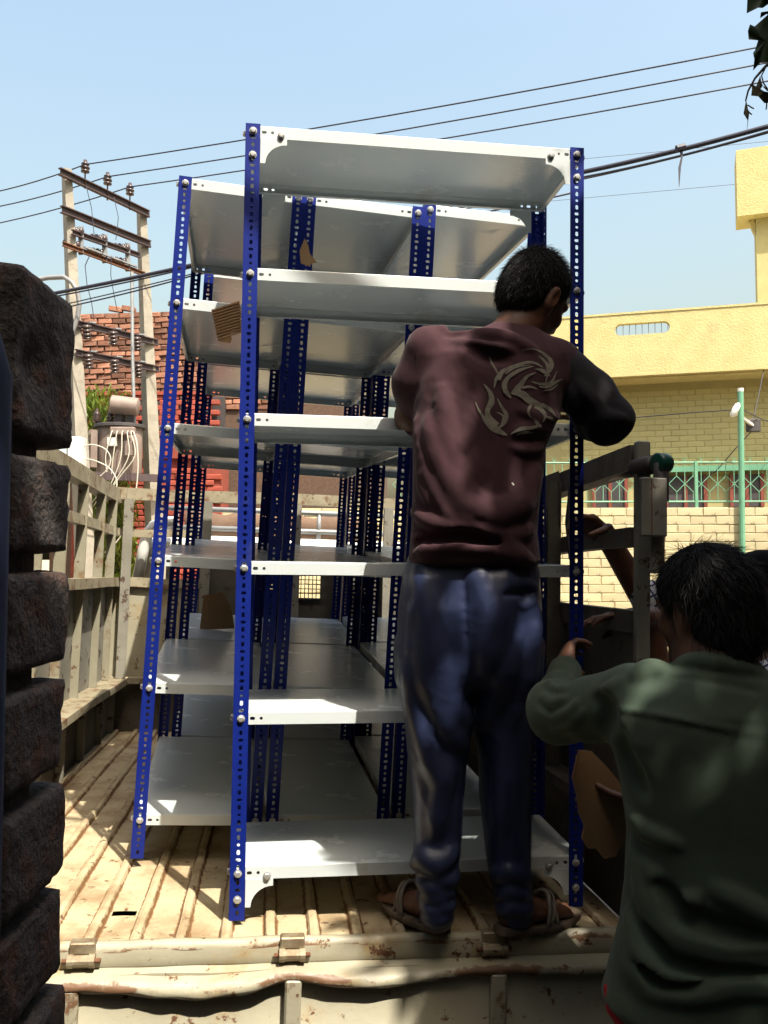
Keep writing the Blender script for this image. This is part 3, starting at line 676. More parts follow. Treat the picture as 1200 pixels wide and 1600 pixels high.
make_rack('middle end-on rack of the front row, seen through the broadside rack', atB(.410, .0), rot3(.176, .047, .052), .398, .96, topsB, G)
make_rack('end-on rack of the front row standing behind the head of the worker', atB(.822, .0, .02), rot3(.172, .047, .045), .400, .96, topsB, G)
make_rack('rear row rack hidden behind the leftmost leaning rack', atB(.052, .985), RB, .397, .96, topsB, G, bolts=False)
make_rack('rear row rack behind the middle end-on rack', atB(.463, .985), rot3(.176, .047, .052), .398, .96, topsB, G, bolts=False)
make_rack('rear row rack behind the worker and nearest the right truck side', atB(.874, .985, .02), rot3(.172, .047, .045), .400, .96, topsB, G, bolts=False)
# torn cardboard packing
def cardboard(name, label, outline, d, thick=.005, corr=None, curl=0.0, mat='card'):
    """outline in photo pixels, laid as a sheet at distance d(x,y); corr = rib direction in the outline plane"""
    o = np.array([px(x, y, d(x, y) if callable(d) else d) for x, y in outline]); c = o.mean(0)
    root = None; m = MB(); nrm = np.cross(o[1] - o[0], o[len(o)//2] - o[0]); nrm /= np.linalg.norm(nrm)
    if nrm[1] > 0: nrm = -nrm
    n_ = len(o); b = [p - nrm * thick for p in o]
    m.add(list(o) + b, [tuple(range(n_)), tuple(range(2*n_-1, n_-1, -1))] + [(i, n_+i, n_+(i+1) % n_, (i+1) % n_) for i in range(n_)])
    ob = m.build(name, M[mat]); 
    if corr:
        (x0, y0, x1, y1), num, (sx, sy) = corr
        for i in range(num):
            a0 = px(x0 + sx*i, y0 + sy*i, d); a1 = px(x1 + sx*i, y1 + sy*i, d)
            r_ = MB(); r_.tube([a0 + nrm*.001, (a0+a1)/2 + nrm*.0012, a1 + nrm*.001], .0026, 6); r_.build('corrugation', M['card'], ob)
    return tag(ob, label, 'cardboard', 'torn cardboard packing left on the racks')
cardboard('torn_cardboard', 'torn corrugated cardboard scrap stuck on the left leaning rack', [(330, 484), (374, 470), (376, 518), (360, 520), (362, 530), (359, 536), (341, 533)], 2.55, corr=((331, 486, 374, 473), 11, (.9, 4.4)))
cardboard('torn_cardboard', 'small pointed cardboard scrap wedged between two posts', [(476, 372), (482, 384), (484, 396), (495, 410), (487, 411), (484, 416), (470, 411), (468, 392)], 2.62)
cardboard('torn_cardboard', 'cardboard sheet standing in shade inside the left racks', [(318, 930), (348, 925), (362, 950), (366, 982), (312, 984)], 4.0)
# ------------------------------------------------------------------ utility poles and lines
root = empty('utility_pole_frame', 'twin concrete utility poles joined by iron cross arms above the transformer', 'utility pole', loc=(px(110, 700, 11)[0], 11.5, 0))
D1, D2 = 11.0, 12.1
def pole(top, bot, d, w0, w1):
    a, b = px(*top, d), px(*bot, d); dirn = (b - a) / abs(b[2] - a[2]); b = a + dirn * (a[2] + .0)
    m = MB(); v = []
    for p, w_ in ((a, w0), (b, w1)):
        for (i, j) in ((-1, -1), (1, -1), (1, 1), (-1, 1)): v.append(p + np.array([i*w_*.5, j*w_*.75, 0]))
    cs = math.radians(35); c0 = (a + b) / 2
    m.v = [tuple((Matrix.Translation(tuple(c)) @ Matrix.Rotation(cs, 4, 'Z') @ Vector(tuple(q - c)))) for q, c in zip(v, [a]*4 + [b]*4)]
    m.f = [(3, 2, 1, 0), (4, 5, 6, 7)] + [(i, (i+1) % 4, 4+(i+1) % 4, 4+i) for i in range(4)]
    return m.build('concrete_pole', M['concrete'], root, world=True), a, dirn
_, t1, dir1 = pole((104, 266), (124, 690), D1, .095, .215)
_, t2, dir2 = pole((221, 328), (238, 740), D2, .095, .225)
def on(p, y, which):
    d = D1 if which == 1 else D2
    xx = (104 + (y - 266) * 20/424) if which == 1 else (221 + (y - 328) * 17/412)
    return px(xx, y, d - .14)
def arm(y1, y2, name='cross_arm', mat='angle', e0=-.10, e1=.15, s=.085, dy=-.0, n=None):
    a, b = on(0, y1, 1), on(0, y2, 2); u = (b - a) / np.linalg.norm(b - a); a, b = a + u*e0, b + u*e1
    m = MB(); m.bar(a, b, .012, s, up=(0, 0, 1)); m.bar(a + V(.0, -.03, s/2), b + V(.0, -.03, s/2), s*.7, .012); m.bar(a + V(0, -.03, -s/2), b + V(0, -.03, -s/2), s*.7, .012)
    m.build(name, M[mat], root, world=True); return a, b
A1 = arm(274, 330); A2 = arm(332, 378)
ins = MB(); ins.lathe([(.012, -.26), (.012, 0), (.03, .0), (.068, .012), (.068, .03), (.04, .045), (.04, .06), (.072, .07), (.072, .088), (.04, .105), (.04, .12), (.062, .13), (.062, .15), (.03, .17), (.028, .21), (.012, .215)], 14)
INS = ins.mesh('insulator', M['ceramic'], True)
wire_at = []
for (x, y) in ((133, 270), (168, 289), (203, 305)):
    t = (x - 104) / (221 - 104); d = 1 / ((1 - t) / (D1 - .16) + t / (D2 - .16)); p = px(x, y, d)
    o = put('insulator', INS, root, MW[root.name].inverted() @ Matrix.Translation(tuple(p)) @ Matrix.Diagonal((.82, .82, .82, 1))); wire_at.append((p, d))
# switch gear frame
arm(362, 402, 'switch_beam', 'angle', .05, -.06, .06); a_, b_ = arm(386, 429, 'switch_beam', 'rust', -.10, 0.02, .05)
spool = MB(); spool.lathe([(.02, -.14), (.05, -.13), (.05, -.10), (.025, -.09), (.055, -.06), (.055, -.03), (.025, -.02), (.055, .01), (.055, .04), (.025, .05), (.055, .08), (.055, .11), (.02, .13)], 12)
SPO = spool.mesh('spool_insulator', M['ceramic'], True)
for (x, y0, y1) in ((127, 354, 398), (164, 366, 411), (200, 380, 424)):
    t = (x - 104) / 117; d = 1 / ((1 - t) / (D1 - .18) + t / (D2 - .18)); m = MB(); m.bar(px(x, y0, d), px(x, y1, d), .06, .012, up=(0, 1, 0)); m.bar(px(x - 3, y0, d), px(x - 3, y1, d), .012, .05, up=(0, 1, 0)); m.build('switch_plate', M['grey'], root, world=True)
    for (dx, dy) in ((-9, 4), (-14, 25)):
        q = px(x + dx, y0 + dy + 3, d); put('spool_insulator', SPO, root, MW[root.name].inverted() @ Matrix.Translation(tuple(q)) @ Matrix.Rotation(1.75, 4, 'Y') @ Matrix.Diagonal((1, 1, .85, 1)))
m = MB(); m.bar(px(132, 386, 11.0), px(214, 417, 11.8), .035, .02); m.build('switch_blade', M['grey'], root, world=True)
for (y1, y2) in ((505, 532), (551, 574)):
    a, b = arm(y1, y2, 'cross_arm', 'angle', .02, .22, .075)
    for f in (.16, .46, .75):
        q = a + (b - a) * f + V(0, -.10, -.09); put('spool_insulator', SPO, root, MW[root.name].inverted() @ Matrix.Translation(tuple(q)) @ Matrix.Rotation(.3, 4, 'X') @ Matrix.Diagonal((1.2, 1.2, .7, 1)))
        m = MB(); m.bar(a + (b - a)*f + V(0, -.05, .05), a + (b-a)*(f+.07) + V(0, -.05, .06), .05, .02); m.build('clamp', M['grey'], root, world=True)
m = MB(); m.tube([px(206, 425, 11.6), px(207, 560, 11.6), px(211, 690, 11.6)], .024, 8); m.build('operating_rod', M['grey'], root, world=True)
m = MB(); m.bar(px(120, 742, 10.75), px(262, 748, 11.9), .10, .10); m.bar(px(120, 742, 11.2), px(262, 748, 12.4), .10, .10); m.build('platform_beam', M['angle'], root, world=True)
m = MB(); m.tube([px(108, 460, 10.8), px(107, 520, 10.8), px(107, 600, 10.8)], .007, 5); m.build('earth_wire', M['greycable'], root, world=True)
# transformer
c = px(186, 742, 11.55); root2 = empty('transformer', 'rusty grey pole transformer with conservator drum and pale cables', 'transformer', loc=tuple(c))
R_ = Matrix.Rotation(-.25, 4, 'Z')
m = MB(); m.lathe([(.30, .0), (.31, .03), (.31, .60), (.30, .63)], 24, R_ @ Matrix.Diagonal((1.0, .85, 1, 1))); auto_smooth(m.build('tank', M['trafo'], root2))
m = MB(); m.lathe([(.35, .63), (.35, .665), (.33, .675)], 24, R_ @ Matrix.Diagonal((1.02, .9, 1, 1))); auto_smooth(m.build('tank_lid', M['dark'], root2))
for i in range(7):
    m = MB(); t = math.pi + .25 + i*.12; m.box(.31, .40, -.006, .006, .08, .58, R_ @ Matrix.Rotation(t, 4, 'Z')); m.build('cooling_fin', M['trafo'], root2)
for x in (-.30, -.12, .05):
    m = MB(); m.lathe([(.03, 0), (.03, .04), (.075, .05), (.04, .08), (.07, .10), (.035, .13), (.06, .15), (.03, .18), (.015, .24)], 14, Matrix.Translation((x, -.05, .67)) @ Matrix.Rotation(-.1, 4, 'X') @ Matrix.Diagonal((.9, .9, .95, 1))); m.build('bushing', M['ceramic'], root2, smooth=True)
m = MB(); m.lathe([(.02, -.19), (.10, -.185), (.125, -.17), (.125, .17), (.10, .185), (.02, .19)], 20, Matrix.Translation((.10, -.12, .92)) @ Matrix.Rotation(.12, 4, 'Z') @ Matrix.Rotation(math.pi/2 + .10, 4, 'Y')); auto_smooth(m.build('conservator_drum', M['trafo'], root2))
for x in (.0, .16):
    m = MB(); m.bar((x, -.1, .66), (x + .02, -.12, .82), .10, .03); m.build('drum_bracket', M['dark'], root2)
m = MB(); m.box(-.02, .30, -.36, -.27, .50, .60, bev=.01); m.build('terminal_box', M['trafo'], root2)
m = MB(); m.box(-.06, .06, -.34, -.28, .35, .46, bev=.006); m.build('name_plate', M['white'], root2)
m = MB(); m.box(.16, .30, -.33, -.26, .22, .42, bev=.01); m.build('side_box', M['trafo'], root2)
for i, x in enumerate((.02, .09, .16, .23, .28)):
    m = MB(); m.tube(curve([(x, -.36, .54), (x, -.42, .50), (x + .03*(i-2), -.45, .2), (x - .05 - .03*i, -.44, -.12), (x - .25 - .04*i, -.42, -.42 - .03*i)]), .0075, 6); m.build('cable', M['whitecable'], root2, smooth=True)
m = MB(); m.tube(curve([(.29, -.36, .54), (.36, -.42, .35), (.38, -.44, 0), (.33, -.44, -.4), (.15, -.4, -.85), (-.05, -.4, -1.05)]), .009, 6); m.build('cable', M['whitecable'], root2, smooth=True)
# distribution box
c = px(112, 714, 10.6); root3 = empty('distribution_box', 'pale blue cable distribution box fixed to the left concrete pole', 'box', loc=tuple(c))
m = MB(); m.box(-.17, -.035, -.10, .10, -.22, .23, bev=.008); m.build('left_box', M['ltblue'], root3)
m = MB(); m.box(-.010, .15, -.12, .10, -.20, .24, bev=.008); m.build('right_box', M['white'], root3)
for (z, pts) in ((.13, [(.15, 0, .13), (.26, -.03, .15), (.42, -.05, .10), (.50, -.05, -.02), (.46, -.05, -.16), (.30, -.04, -.30)]), (-.02, [(.15, 0, -.02), (.30, -.03, -.05), (.48, -.05, -.14), (.58, -.05, -.30), (.56, -.05, -.50)])):
    m = MB(); m.tube(curve(pts), .008, 6); m.build('cable', M['whitecable'], root3, smooth=True)
# high-voltage wires over the insulators
def wire(name, label, pts, r, mat='wire', sag=0, group=None, cat='wire'):
    P = [px(*p) for p in pts]; out = []
    for a, b in zip(P, P[1:]):
        for i in range(8): t = i/8; q = a + (b - a)*t; q = q - V(0, 0, 4*sag*t*(1-t)); out.append(q)
    out.append(P[-1]); m = MB(); m.tube(out, r, 6); return tag(m.build(name, M[mat], smooth=True), label, cat, group)
for (l, p, e, lab) in (((-60, 310, 11.7), (133, 257, 10.9), (1230, 65, 8.3), 'topmost of the three power lines crossing the sky'), ((-60, 333, 12.1), (168, 276, 11.2), (1230, 92, 8.6), 'middle one of the three power lines crossing the sky'), ((-60, 360, 12.5), (203, 292, 11.6), (1230, 121, 8.9), 'lowest of the three power lines crossing the sky')):
    wire('power_line', lab, (l, p, e), .0085, sag=.05, group='power lines on the insulators')
wire('service_cable', 'thick black bundled cable slanting up across the right sky', ((-40, 480, 10.4), (300, 414, 9.5), (905, 270, 7.6), (1240, 186, 6.8)), .021, sag=.02, group='low cables below the power lines')
wire('service_cable', 'thin black cable hanging just under the thick bundled cable', ((-40, 484, 10.4), (300, 418, 9.5), (905, 278, 7.6), (1240, 193, 6.8)), .009, sag=.03, group='low cables below the power lines')
wire('service_cable', 'third low cable, passing between the two concrete poles', ((-40, 505, 10.6), (300, 428, 9.6), (905, 281, 7.7), (1240, 196, 6.9)), .007, sag=.02, group='low cables below the power lines')
wire('service_cable', 'lowest low cable, sagging in front of the left concrete pole', ((20, 497, 10.6), (130, 474, 10.5), (300, 431, 9.6), (900, 300, 8)), .009, sag=.01, group='low cables below the power lines')
wire('faint_wire', 'faint upper far wire in the right sky', ((840, 255, 30), (1210, 220, 28)), .007)
wire('faint_wire', 'faint lower far wire ending at the yellow tower', ((840, 316, 30), (1160, 287, 28)), .007)
wire('grey_cable', 'thick grey cable looping over the left concrete pole', ((-10, 446, 10.7), (40, 440, 10.7), (75, 434, 10.7), (100, 433, 10.65), (112, 441, 10.6), (121, 455, 10.6), (124, 475, 10.6), (121, 497, 10.6), (113, 520, 10.6), (107, 545, 10.7)), .030, 'greycable', cat='cable')
wire('jumper_wire', 'thin jumper wire dropping from the left insulator', ((135, 292, 10.9), (143, 325, 11), (147, 366, 11)), .005)
wire('jumper_wire', 'thin jumper wire dropping from the middle insulator', ((178, 308, 11.2), (185, 340, 11.2), (181, 375, 11.2)), .005)
wire('jumper_wire', 'thin drop wire curling down from the switch gear at left', ((141, 397, 11), (133, 415, 11), (136, 445, 11), (143, 472, 11), (147, 500, 11)), .006)
wire('jumper_wire', 'thin drop wire running from the switch gear to the brick building', ((174, 400, 11.3), (173, 430, 11.3), (178, 460, 11.4), (183, 485, 11.6)), .005)
m = MB(); q = [px(1061, 230, 7.1), px(1064, 246, 7.1), px(1060, 262, 7.1), px(1061, 292, 7.1)]; q2 = [px(1067, 230, 7.1), px(1067, 245, 7.1), px(1064, 262, 7.1), px(1061.5, 292, 7.1)]
m.v = [tuple(p) for p in q + q2] + [tuple(p + V(0, .004, 0)) for p in q + q2]; m.f = [(i, i+1, 5+i, 4+i) for i in range(3)] + [(8+i, 12+i, 13+i, 9+i) for i in range(3)]
tag(m.build('dangling_strip', M['wire']), 'dark strip dangling from the thick bundled cable', 'strip')
m = MB(); 
for d_ in (0, .012): m.tube([px(1057, 233, 7.1 + d_), px(1070, 229.5, 7.1 + d_)], .032, 8)
tag(m.build('cable_tie', M['wire']), 'dark tape wrapped round the bundled cable above the strip', 'tape')

# ------------------------------------------------------------------ leaves
def leaf_faces(m, p, d, n, L, W):
    d = d / np.linalg.norm(d); s = np.cross(d, n); s /= np.linalg.norm(s) + 1e-9
    m.add([p, p + d*L*.45 + s*W*.5, p + d*L, p + d*L*.45 - s*W*.5], [(0, 1, 2, 3)])
# bush behind the transformer
c = px(160, 760, 12.3); root = empty('leafy_bush', 'bright green drooping bush growing behind the transformer', 'bush', loc=(c[0], 12.3, 0))
m = MB()
for cl in range(230):
    u = rng.uniform(0, 1); x = rng.uniform(118, 200) if u < .55 else rng.uniform(150, 206); y = rng.uniform(612, 770) if u < .55 else rng.uniform(770, 905)
    if y < 650 and x > 185: continue
    b = px(x, y, rng.uniform(12.05, 12.6))
    for i in range(26):
        p = b + rng.normal(0, .07, 3); d = V(rng.normal(0, .45), rng.normal(0, .45), -1 + rng.normal(0, .4)); leaf_faces(m, p, d, rng.normal(0, 1, 3), rng.uniform(.09, .17), rng.uniform(.022, .04))
m.build('foliage', M['leafbush'], root, world=True)
for i in range(5):
    a = px(140 + i*14, 900, 12.3); a[2] = .0; b = px(132 + i*14, 650 + 20*(i % 2), 12.3); q = MB(); q.tube([a, (a+b)/2 + rng.normal(0, .06, 3), b], [.03, .02, .008], 6); q.build('stem', M['bark'], root, world=True)
# overhanging tree (mostly out of the picture): casts the shade on the right half
TB = V(2.75, .75, 0); root = empty('shade_tree', 'dark leaved tree whose drooping twig hangs into the upper right corner', 'tree', loc=tuple(TB))
m = MB(); tk = [TB, TB + V(.05, .02, 1.4), TB + V(-.10, .05, 2.8), TB + V(-.25, .05, 4.2)]; m.tube(tk, [.24, .19, .16, .13], 12); m.build('trunk', M['bark'], root, world=True, smooth=True)
for i, (e, r0) in enumerate((((.9, 2.2, 4.9), .075), ((1.6, -.9, 5.2), .08), ((-.4, -.6, 5.4), .07), ((3.9, 1.8, 5.1), .07), ((3.2, -1.2, 5.3), .06), ((.2, 1.0, 5.6), .06), ((2.2, 3.0, 5.0), .06))):
    s0 = tk[3] if i % 2 else tk[2]; e = V(*e); mid = (s0 + e)/2 + V(0, 0, .35); m = MB(); m.tube([s0, mid, e], [r0, r0*.7, r0*.25], 8); m.build('limb', M['bark'], root, world=True, smooth=True)
sunv = np.array(SUN) / SUN.z
def shade_uv(u, v_, z): return V(u, v_, CZ) + sunv * z          # point at height z above the eye on the sun ray through (u, v)
HL = []                      # gaps between the leaf clumps that let small sun flecks through
for (x, y, d, r_h) in ((1050, 1215, 1.62, .042), (1046, 1246, 1.62, .042), (1128, 1168, 1.62, .038), (1180, 1200, 1.62, .04), (1118, 1345, 1.61, .042), (1018, 1058, 1.70, .046)):
    q = px(x, y, d); z_ = q[2] - CZ; HL.append((q[0] - sunv[0]*z_, q[1] - sunv[1]*z_, r_h))
def edge_u(v_): return .15 + .30*min(1, max(0, (2.18 - v_)/.55)) + .04*math.sin(v_*5.1 + .6) + .04*math.sin(v_*13)
def crown(parent, n_, u0, u1, v0, v1, inside, size, seed, holes=None):
    r_ = np.random.default_rng(seed); m = MB(); k_ = 0; tries = 0
    while k_ < n_ and tries < n_*6:
        tries += 1; u, v_ = r_.uniform(u0, u1), r_.uniform(v0, v1)
        if not inside(u, v_): continue
        z = r_.uniform(2.75, 4.4) + .35*math.sin(u*2.1)*math.cos(v_*1.7); p = shade_uv(u, v_, z)
        if p[2] - CZ < .74*p[1] + .35:
            z = .74*p[1] + .45 + r_.uniform(0, .9); p = shade_uv(u, v_, z)
            if p[2] - CZ < .70*p[1] + .30: continue
        d = r_.normal(0, 1, 3); d[2] = -abs(d[2])*.5; nn = V(r_.normal(0, .5), r_.normal(0, .5), 1); s_ = size(u, v_); L_ = r_.uniform(.12, .21)*s_
        if holes is not None:
            c = p + d/np.linalg.norm(d)*L_*.5; z_ = c[2] - CZ
            if (np.hypot(holes[:, 0] - c[0] + sunv[0]*z_, holes[:, 1] - c[1] + sunv[1]*z_) < holes[:, 2]).any(): continue
        leaf_faces(m, p, d, nn, L_, r_.uniform(.06, .10)*s_); k_ += 1
    return m.build('crown', M['leaf'], parent, world=True)
crown(root, 19000, -1.2, 3.3, -1.6, 4.9, lambda u, v_: u > edge_u(v_) or v_ < 1.22 + .06*math.sin(u*7), lambda u, v_: 1 if u < 2 else 1.2, 3, np.array(HL))
crown(root, 5200, -1.2, 6.5, -5.0, 5.6, lambda u, v_: u > 3.2 or v_ < -1.5, lambda u, v_: 2.1, 4)  # outer leaves added out of view to block more of the sky
TR = root
TB2 = V(-3.3, .1, 0); root = empty('shade_tree', 'unseen tree added left of the viewer beyond the wall to block sky light', 'tree', loc=tuple(TB2))  # added out of view to close off sky around the sun opening
tk = [TB2, TB2 + V(.05, .02, 1.6), TB2 + V(.15, .05, 3.0), TB2 + V(.1, .1, 4.4)]; m = MB(); m.tube(tk, [.22, .18, .15, .12], 12); m.build('trunk', M['bark'], root, world=True, smooth=True)
for i, (e, r0) in enumerate((((-1.6, .8, 5.0), .07), ((-4.9, 1.4, 5.2), .07), ((-4.6, -1.8, 5.3), .07), ((-2.0, -2.6, 5.2), .07), ((-3.0, 2.4, 5.6), .06))):
    s0 = tk[3] if i % 2 else tk[2]; e = V(*e); m = MB(); m.tube([s0, (s0 + e)/2 + V(0, 0, .3), e], [r0, r0*.7, r0*.25], 8); m.build('limb', M['bark'], root, world=True, smooth=True)
crown(root, 5600, -7.0, -1.2, -5.0, 5.4, lambda u, v_: u < -1.85 or v_ < 1.2, lambda u, v_: 2.0 if u < -2.6 or v_ < -1 else 1.2, 5)
root = TR
# twig with big leaves in the corner
def big_leaf(outline, d, mat='leaf', name='leaf'):
    o_ = [px(x, y, d) for x, y in outline]; c = np.mean(o_, 0); m = MB(); k_ = len(o_)
    f = [p + V(0, .03*((i % 3) - 1)*.4, 0) for i, p in enumerate(o_)]; bk = [p + V(0, .0015, 0) for p in f]
    m.v = [tuple(c + V(0, -.012, 0))] + [tuple(p) for p in f] + [tuple(c + V(0, -.010, 0))] + [tuple(p) for p in bk]
    m.f = [(0, 1 + i, 1 + (i+1) % k_) for i in range(k_)] + [(k_+1, k_+2 + (i+1) % k_, k_+2 + i) for i in range(k_)]
    return m.build(name, M[mat], root, smooth=True, world=True)
dT = 2.2
big_leaf([(1163, -22), (1168, 0), (1170, 16), (1182, 16), (1192, 12), (1203, 2), (1222, -8), (1215, -26), (1190, -34)], dT)
big_leaf([(1166, 52), (1172, 38), (1182, 37), (1198, 26), (1230, 6), (1245, 40), (1232, 80), (1218, 105), (1204, 106), (1197, 101), (1188, 98), (1180, 106), (1176, 96), (1177, 82), (1183, 74), (1184, 60), (1182, 52), (1173, 57)], dT + .05)
big_leaf([(1186, 24), (1189, 19), (1202, 17), (1222, 10), (1230, 18), (1205, 27), (1196, 25), (1188, 28)], dT - .03)
big_leaf([(1173, 136), (1175, 131), (1178, 134), (1181, 141), (1190, 146), (1204, 150), (1222, 153), (1222, 160), (1198, 157), (1182, 154), (1174, 149)], dT, 'leafdry')
big_leaf([(1185, 122), (1188, 119), (1191, 128), (1189, 138), (1184, 145), (1182, 138)], dT + .03, 'leafdry')
big_leaf([(1163, 160), (1166, 156), (1168, 166), (1168, 178), (1169, 190), (1170, 204), (1166, 192), (1162, 177)], dT, 'leafdry')
m = MB(); m.tube([px(1300, 40, dT + .2), px(1235, 70, dT), px(1196, 104, dT), px(1180, 122, dT), px(1169, 142, dT), px(1165, 158, dT)], [.012, .008, .004, .003, .0025, .002], 7); m.build('twig', M['bark'], root, world=True, smooth=True)
m = MB(); m.tube([px(1300, 40, dT + .2), px(1500, -250, dT + .1), tuple(shade_uv(1.0, 2.0, 3.4))], [.012, .02, .03], 7); m.build('twig', M['bark'], root, world=True, smooth=True)
for pts in ([(1197, 104), (1190, 118), (1193, 130), (1200, 140)], [(1168, 164), (1174, 168), (1178, 170)], [(1168, 172), (1172, 177), (1175, 179)], [(1198, 157), (1198, 165), (1197, 171)], [(1193, 135), (1200, 142), (1212, 141)]):
    m = MB(); m.tube([px(x, y, dT + .01) for x, y in pts], .0018, 5); m.build('twig', M['bark'], root, world=True)

# ------------------------------------------------------------------ brick jamb beside the camera
root = empty('brick_wall', 'weathered dark brick wall end close by at the left edge', 'wall', loc=(-.36, .75, 0))
X_ = -.292; Y0, Y1 = .676, .806
def zpx(y, d=.74): return px(60, y, d)[2]
levels = [(440, 688), (716, 864), (893, 1046), (1072, 1222), (1250, 1404), (1428, 1572), (1596, 1745), (1770, 1915)]
def rough_brick(zb, zt, x1=X_, seed=0):
    r_ = np.random.default_rng(seed); nx_, ny_, nz_ = 12, 14, max(10, int((zt-zb)/.008)); x0 = x1 - .235
    V_ = {}; vs = []; fs = []
    def vid(i, j, k_):
        if (i, j, k_) not in V_: V_[(i, j, k_)] = len(vs); vs.append((i/nx_, j/ny_, k_/nz_))
        return V_[(i, j, k_)]
    for a in range(nx_):
        for b in range(ny_): fs += [(vid(a, b, 0), vid(a, b+1, 0), vid(a+1, b+1, 0), vid(a+1, b, 0)), (vid(a, b, nz_), vid(a+1, b, nz_), vid(a+1, b+1, nz_), vid(a, b+1, nz_))]
        for b in range(nz_): fs += [(vid(a, 0, b), vid(a+1, 0, b), vid(a+1, 0, b+1), vid(a, 0, b+1)), (vid(a, ny_, b), vid(a, ny_, b+1), vid(a+1, ny_, b+1), vid(a+1, ny_, b))]
    for a in range(ny_):
        for b in range(nz_): fs += [(vid(0, a, b), vid(0, a, b+1), vid(0, a+1, b+1), vid(0, a+1, b)), (vid(nx_, a, b), vid(nx_, a+1, b), vid(nx_, a+1, b+1), vid(nx_, a, b+1))]
    p = np.array(vs); L = np.array([.235, Y1 - Y0, zt - zb]); q = (p - .5) * L
    rr = .0075; h = L/2 - rr; cc = np.clip(q, -h, h); dd = q - cc; nn = np.linalg.norm(dd, axis=1, keepdims=True); q = cc + np.where(nn > 1e-9, dd/np.maximum(nn, 1e-9)*np.minimum(nn, rr), 0)
    nrm = np.where(nn > 1e-9, dd/np.maximum(nn, 1e-9), 0)
    ph = r_.uniform(0, 9, (8, 3)); fr = r_.uniform(12, 90, (8, 3)); disp = sum(np.sin((q*fr[i]).sum(1) + ph[i, 0]) * np.cos((q[:, ::-1]*fr[i]*1.3).sum(1) + ph[i, 1]) * (.0006 if fr[i].mean() < 45 else .0005) for i in range(8))
    chip = np.exp(-(((q - r_.uniform(-.5, .5, 3)*L)**2).sum(1)) / .0006) * -.012
    q = q + nrm * (disp + chip)[:, None] + r_.normal(0, .0006, q.shape)
    tw = r_.normal(0, .02); q[:, 0] += q[:, 2]*tw + r_.normal(0, .004); q[:, 1] += r_.normal(0, .003)
    q += np.array([(x0 + x1)/2, (Y0 + Y1)/2, (zt + zb)/2]); m = MB(); m.v = [tuple(a) for a in q]; m.f = fs; return m
for i, (yt, yb) in enumerate(levels):
    rough_brick(zpx(yb), zpx(yt), seed=20 + i).build('brick', M['brickdk'], root, smooth=True, world=True)
ztop = zpx(440)
for i in range(len(levels) - 1):
    za, zb_ = zpx(levels[i][1]) + .012, zpx(levels[i+1][0]) - .012; m = MB(); m.box(X_ - .24, X_ - .018, Y0 + .012, Y0 + .085, min(za, zb_), max(za, zb_)); m.build('mortar_joint', M['mortar'], root, world=True)
for row in range(3):
    zz = zpx(1915) - .012 - row*.1; rough_brick(zz - .09, zz, seed=60 + row).build('brick', M['brickdk'], root, smooth=True, world=True)
m = MB(); m.box(X_ - 6.5, X_ - .245, Y0 + .005, Y1 - .005, 0, ztop); m.build('wall_core', M['mortar'], root, world=True)  # core run on leftwards out of view to block sky light
m = MB(); m.box(X_ - 1.6, X_ - .03, Y0 + .02, Y1 - .02, 0, zpx(1915) - .33); m.build('wall_core', M['mortar'], root, world=True)
root = empty('gate_frame', 'narrow navy painted iron frame edge along the left picture border', 'gate frame', loc=(-.30, .6, 0))
m = MB(); zt = px(5, 520, .6)[2]; m.tube([(-.2905, .60, 0), (-.2905, .60, zt - .03), (-.2935, .60, zt)], [.026, .026, .02], 16); auto_smooth(m.build('upright', M['navy'], root, world=True), 50)
m = MB(); m.box(-.60, -.30, .585, .615, .3, .34); m.build('crossbar', M['navy'], root, world=True)
# ------------------------------------------------------------------ people: smooth solid modelling on a grid (numpy), meshed by surface nets
def surfnet(F, org, h):
    s = F < 0; nx_, ny_, nz_ = F.shape
    cnt = np.zeros((nx_-1, ny_-1, nz_-1), np.float32); acc = np.zeros((nx_-1, ny_-1, nz_-1, 3), np.float32)
    c8 = s[:-1,:-1,:-1].astype(np.int8)
    for (a, b, c) in ((1,0,0),(0,1,0),(1,1,0),(0,0,1),(1,0,1),(0,1,1),(1,1,1)): c8 = c8 + s[a:nx_-1+a, b:ny_-1+b, c:nz_-1+c]
    act = np.argwhere((c8 > 0) & (c8 < 8)); ids = -np.ones((nx_-1, ny_-1, nz_-1), np.int64); ids[tuple(act.T)] = np.arange(len(act))
    P = np.zeros((len(act), 3)); W = np.zeros(len(act)); I, J, K = act.T
    cor = [(a, b, c) for a in (0, 1) for b in (0, 1) for c in (0, 1)]; val = {q: F[I+q[0], J+q[1], K+q[2]] for q in cor}
    for q in cor:
        for ax in range(3):
            if q[ax] == 0:
                r = list(q); r[ax] = 1; r = tuple(r); f0, f1 = val[q], val[r]; m = (f0 < 0) != (f1 < 0)
                t = f0 / np.where(m, f0 - f1, 1); base = np.tile(np.array(q, float), (len(act), 1)); base[:, ax] = t; P[m] += base[m]; W[m] += 1
    P = (P / W[:, None] + act) * h + org
    quads = []
    for ax in range(3):
        sl0 = [slice(None)]*3; sl1 = [slice(None)]*3; sl0[ax] = slice(0, -1); sl1[ax] = slice(1, None)
        e = np.argwhere(s[tuple(sl0)] != s[tuple(sl1)]); b, c = (ax+1) % 3, (ax+2) % 3
        e = e[(e[:, b] > 0) & (e[:, c] > 0) & (e[:, b] < F.shape[b]-1) & (e[:, c] < F.shape[c]-1)]
        neg = s[tuple(e.T)]
        def idx(db, dc): q = e.copy(); q[:, b] += db; q[:, c] += dc; return ids[tuple(q.T)]
        Q = np.stack([idx(-1, -1), idx(0, -1), idx(0, 0), idx(-1, 0)], 1); Q[~neg] = Q[~neg][:, ::-1]; quads.append(Q)
    Q = np.concatenate(quads); return P, Q[(Q >= 0).all(1)]
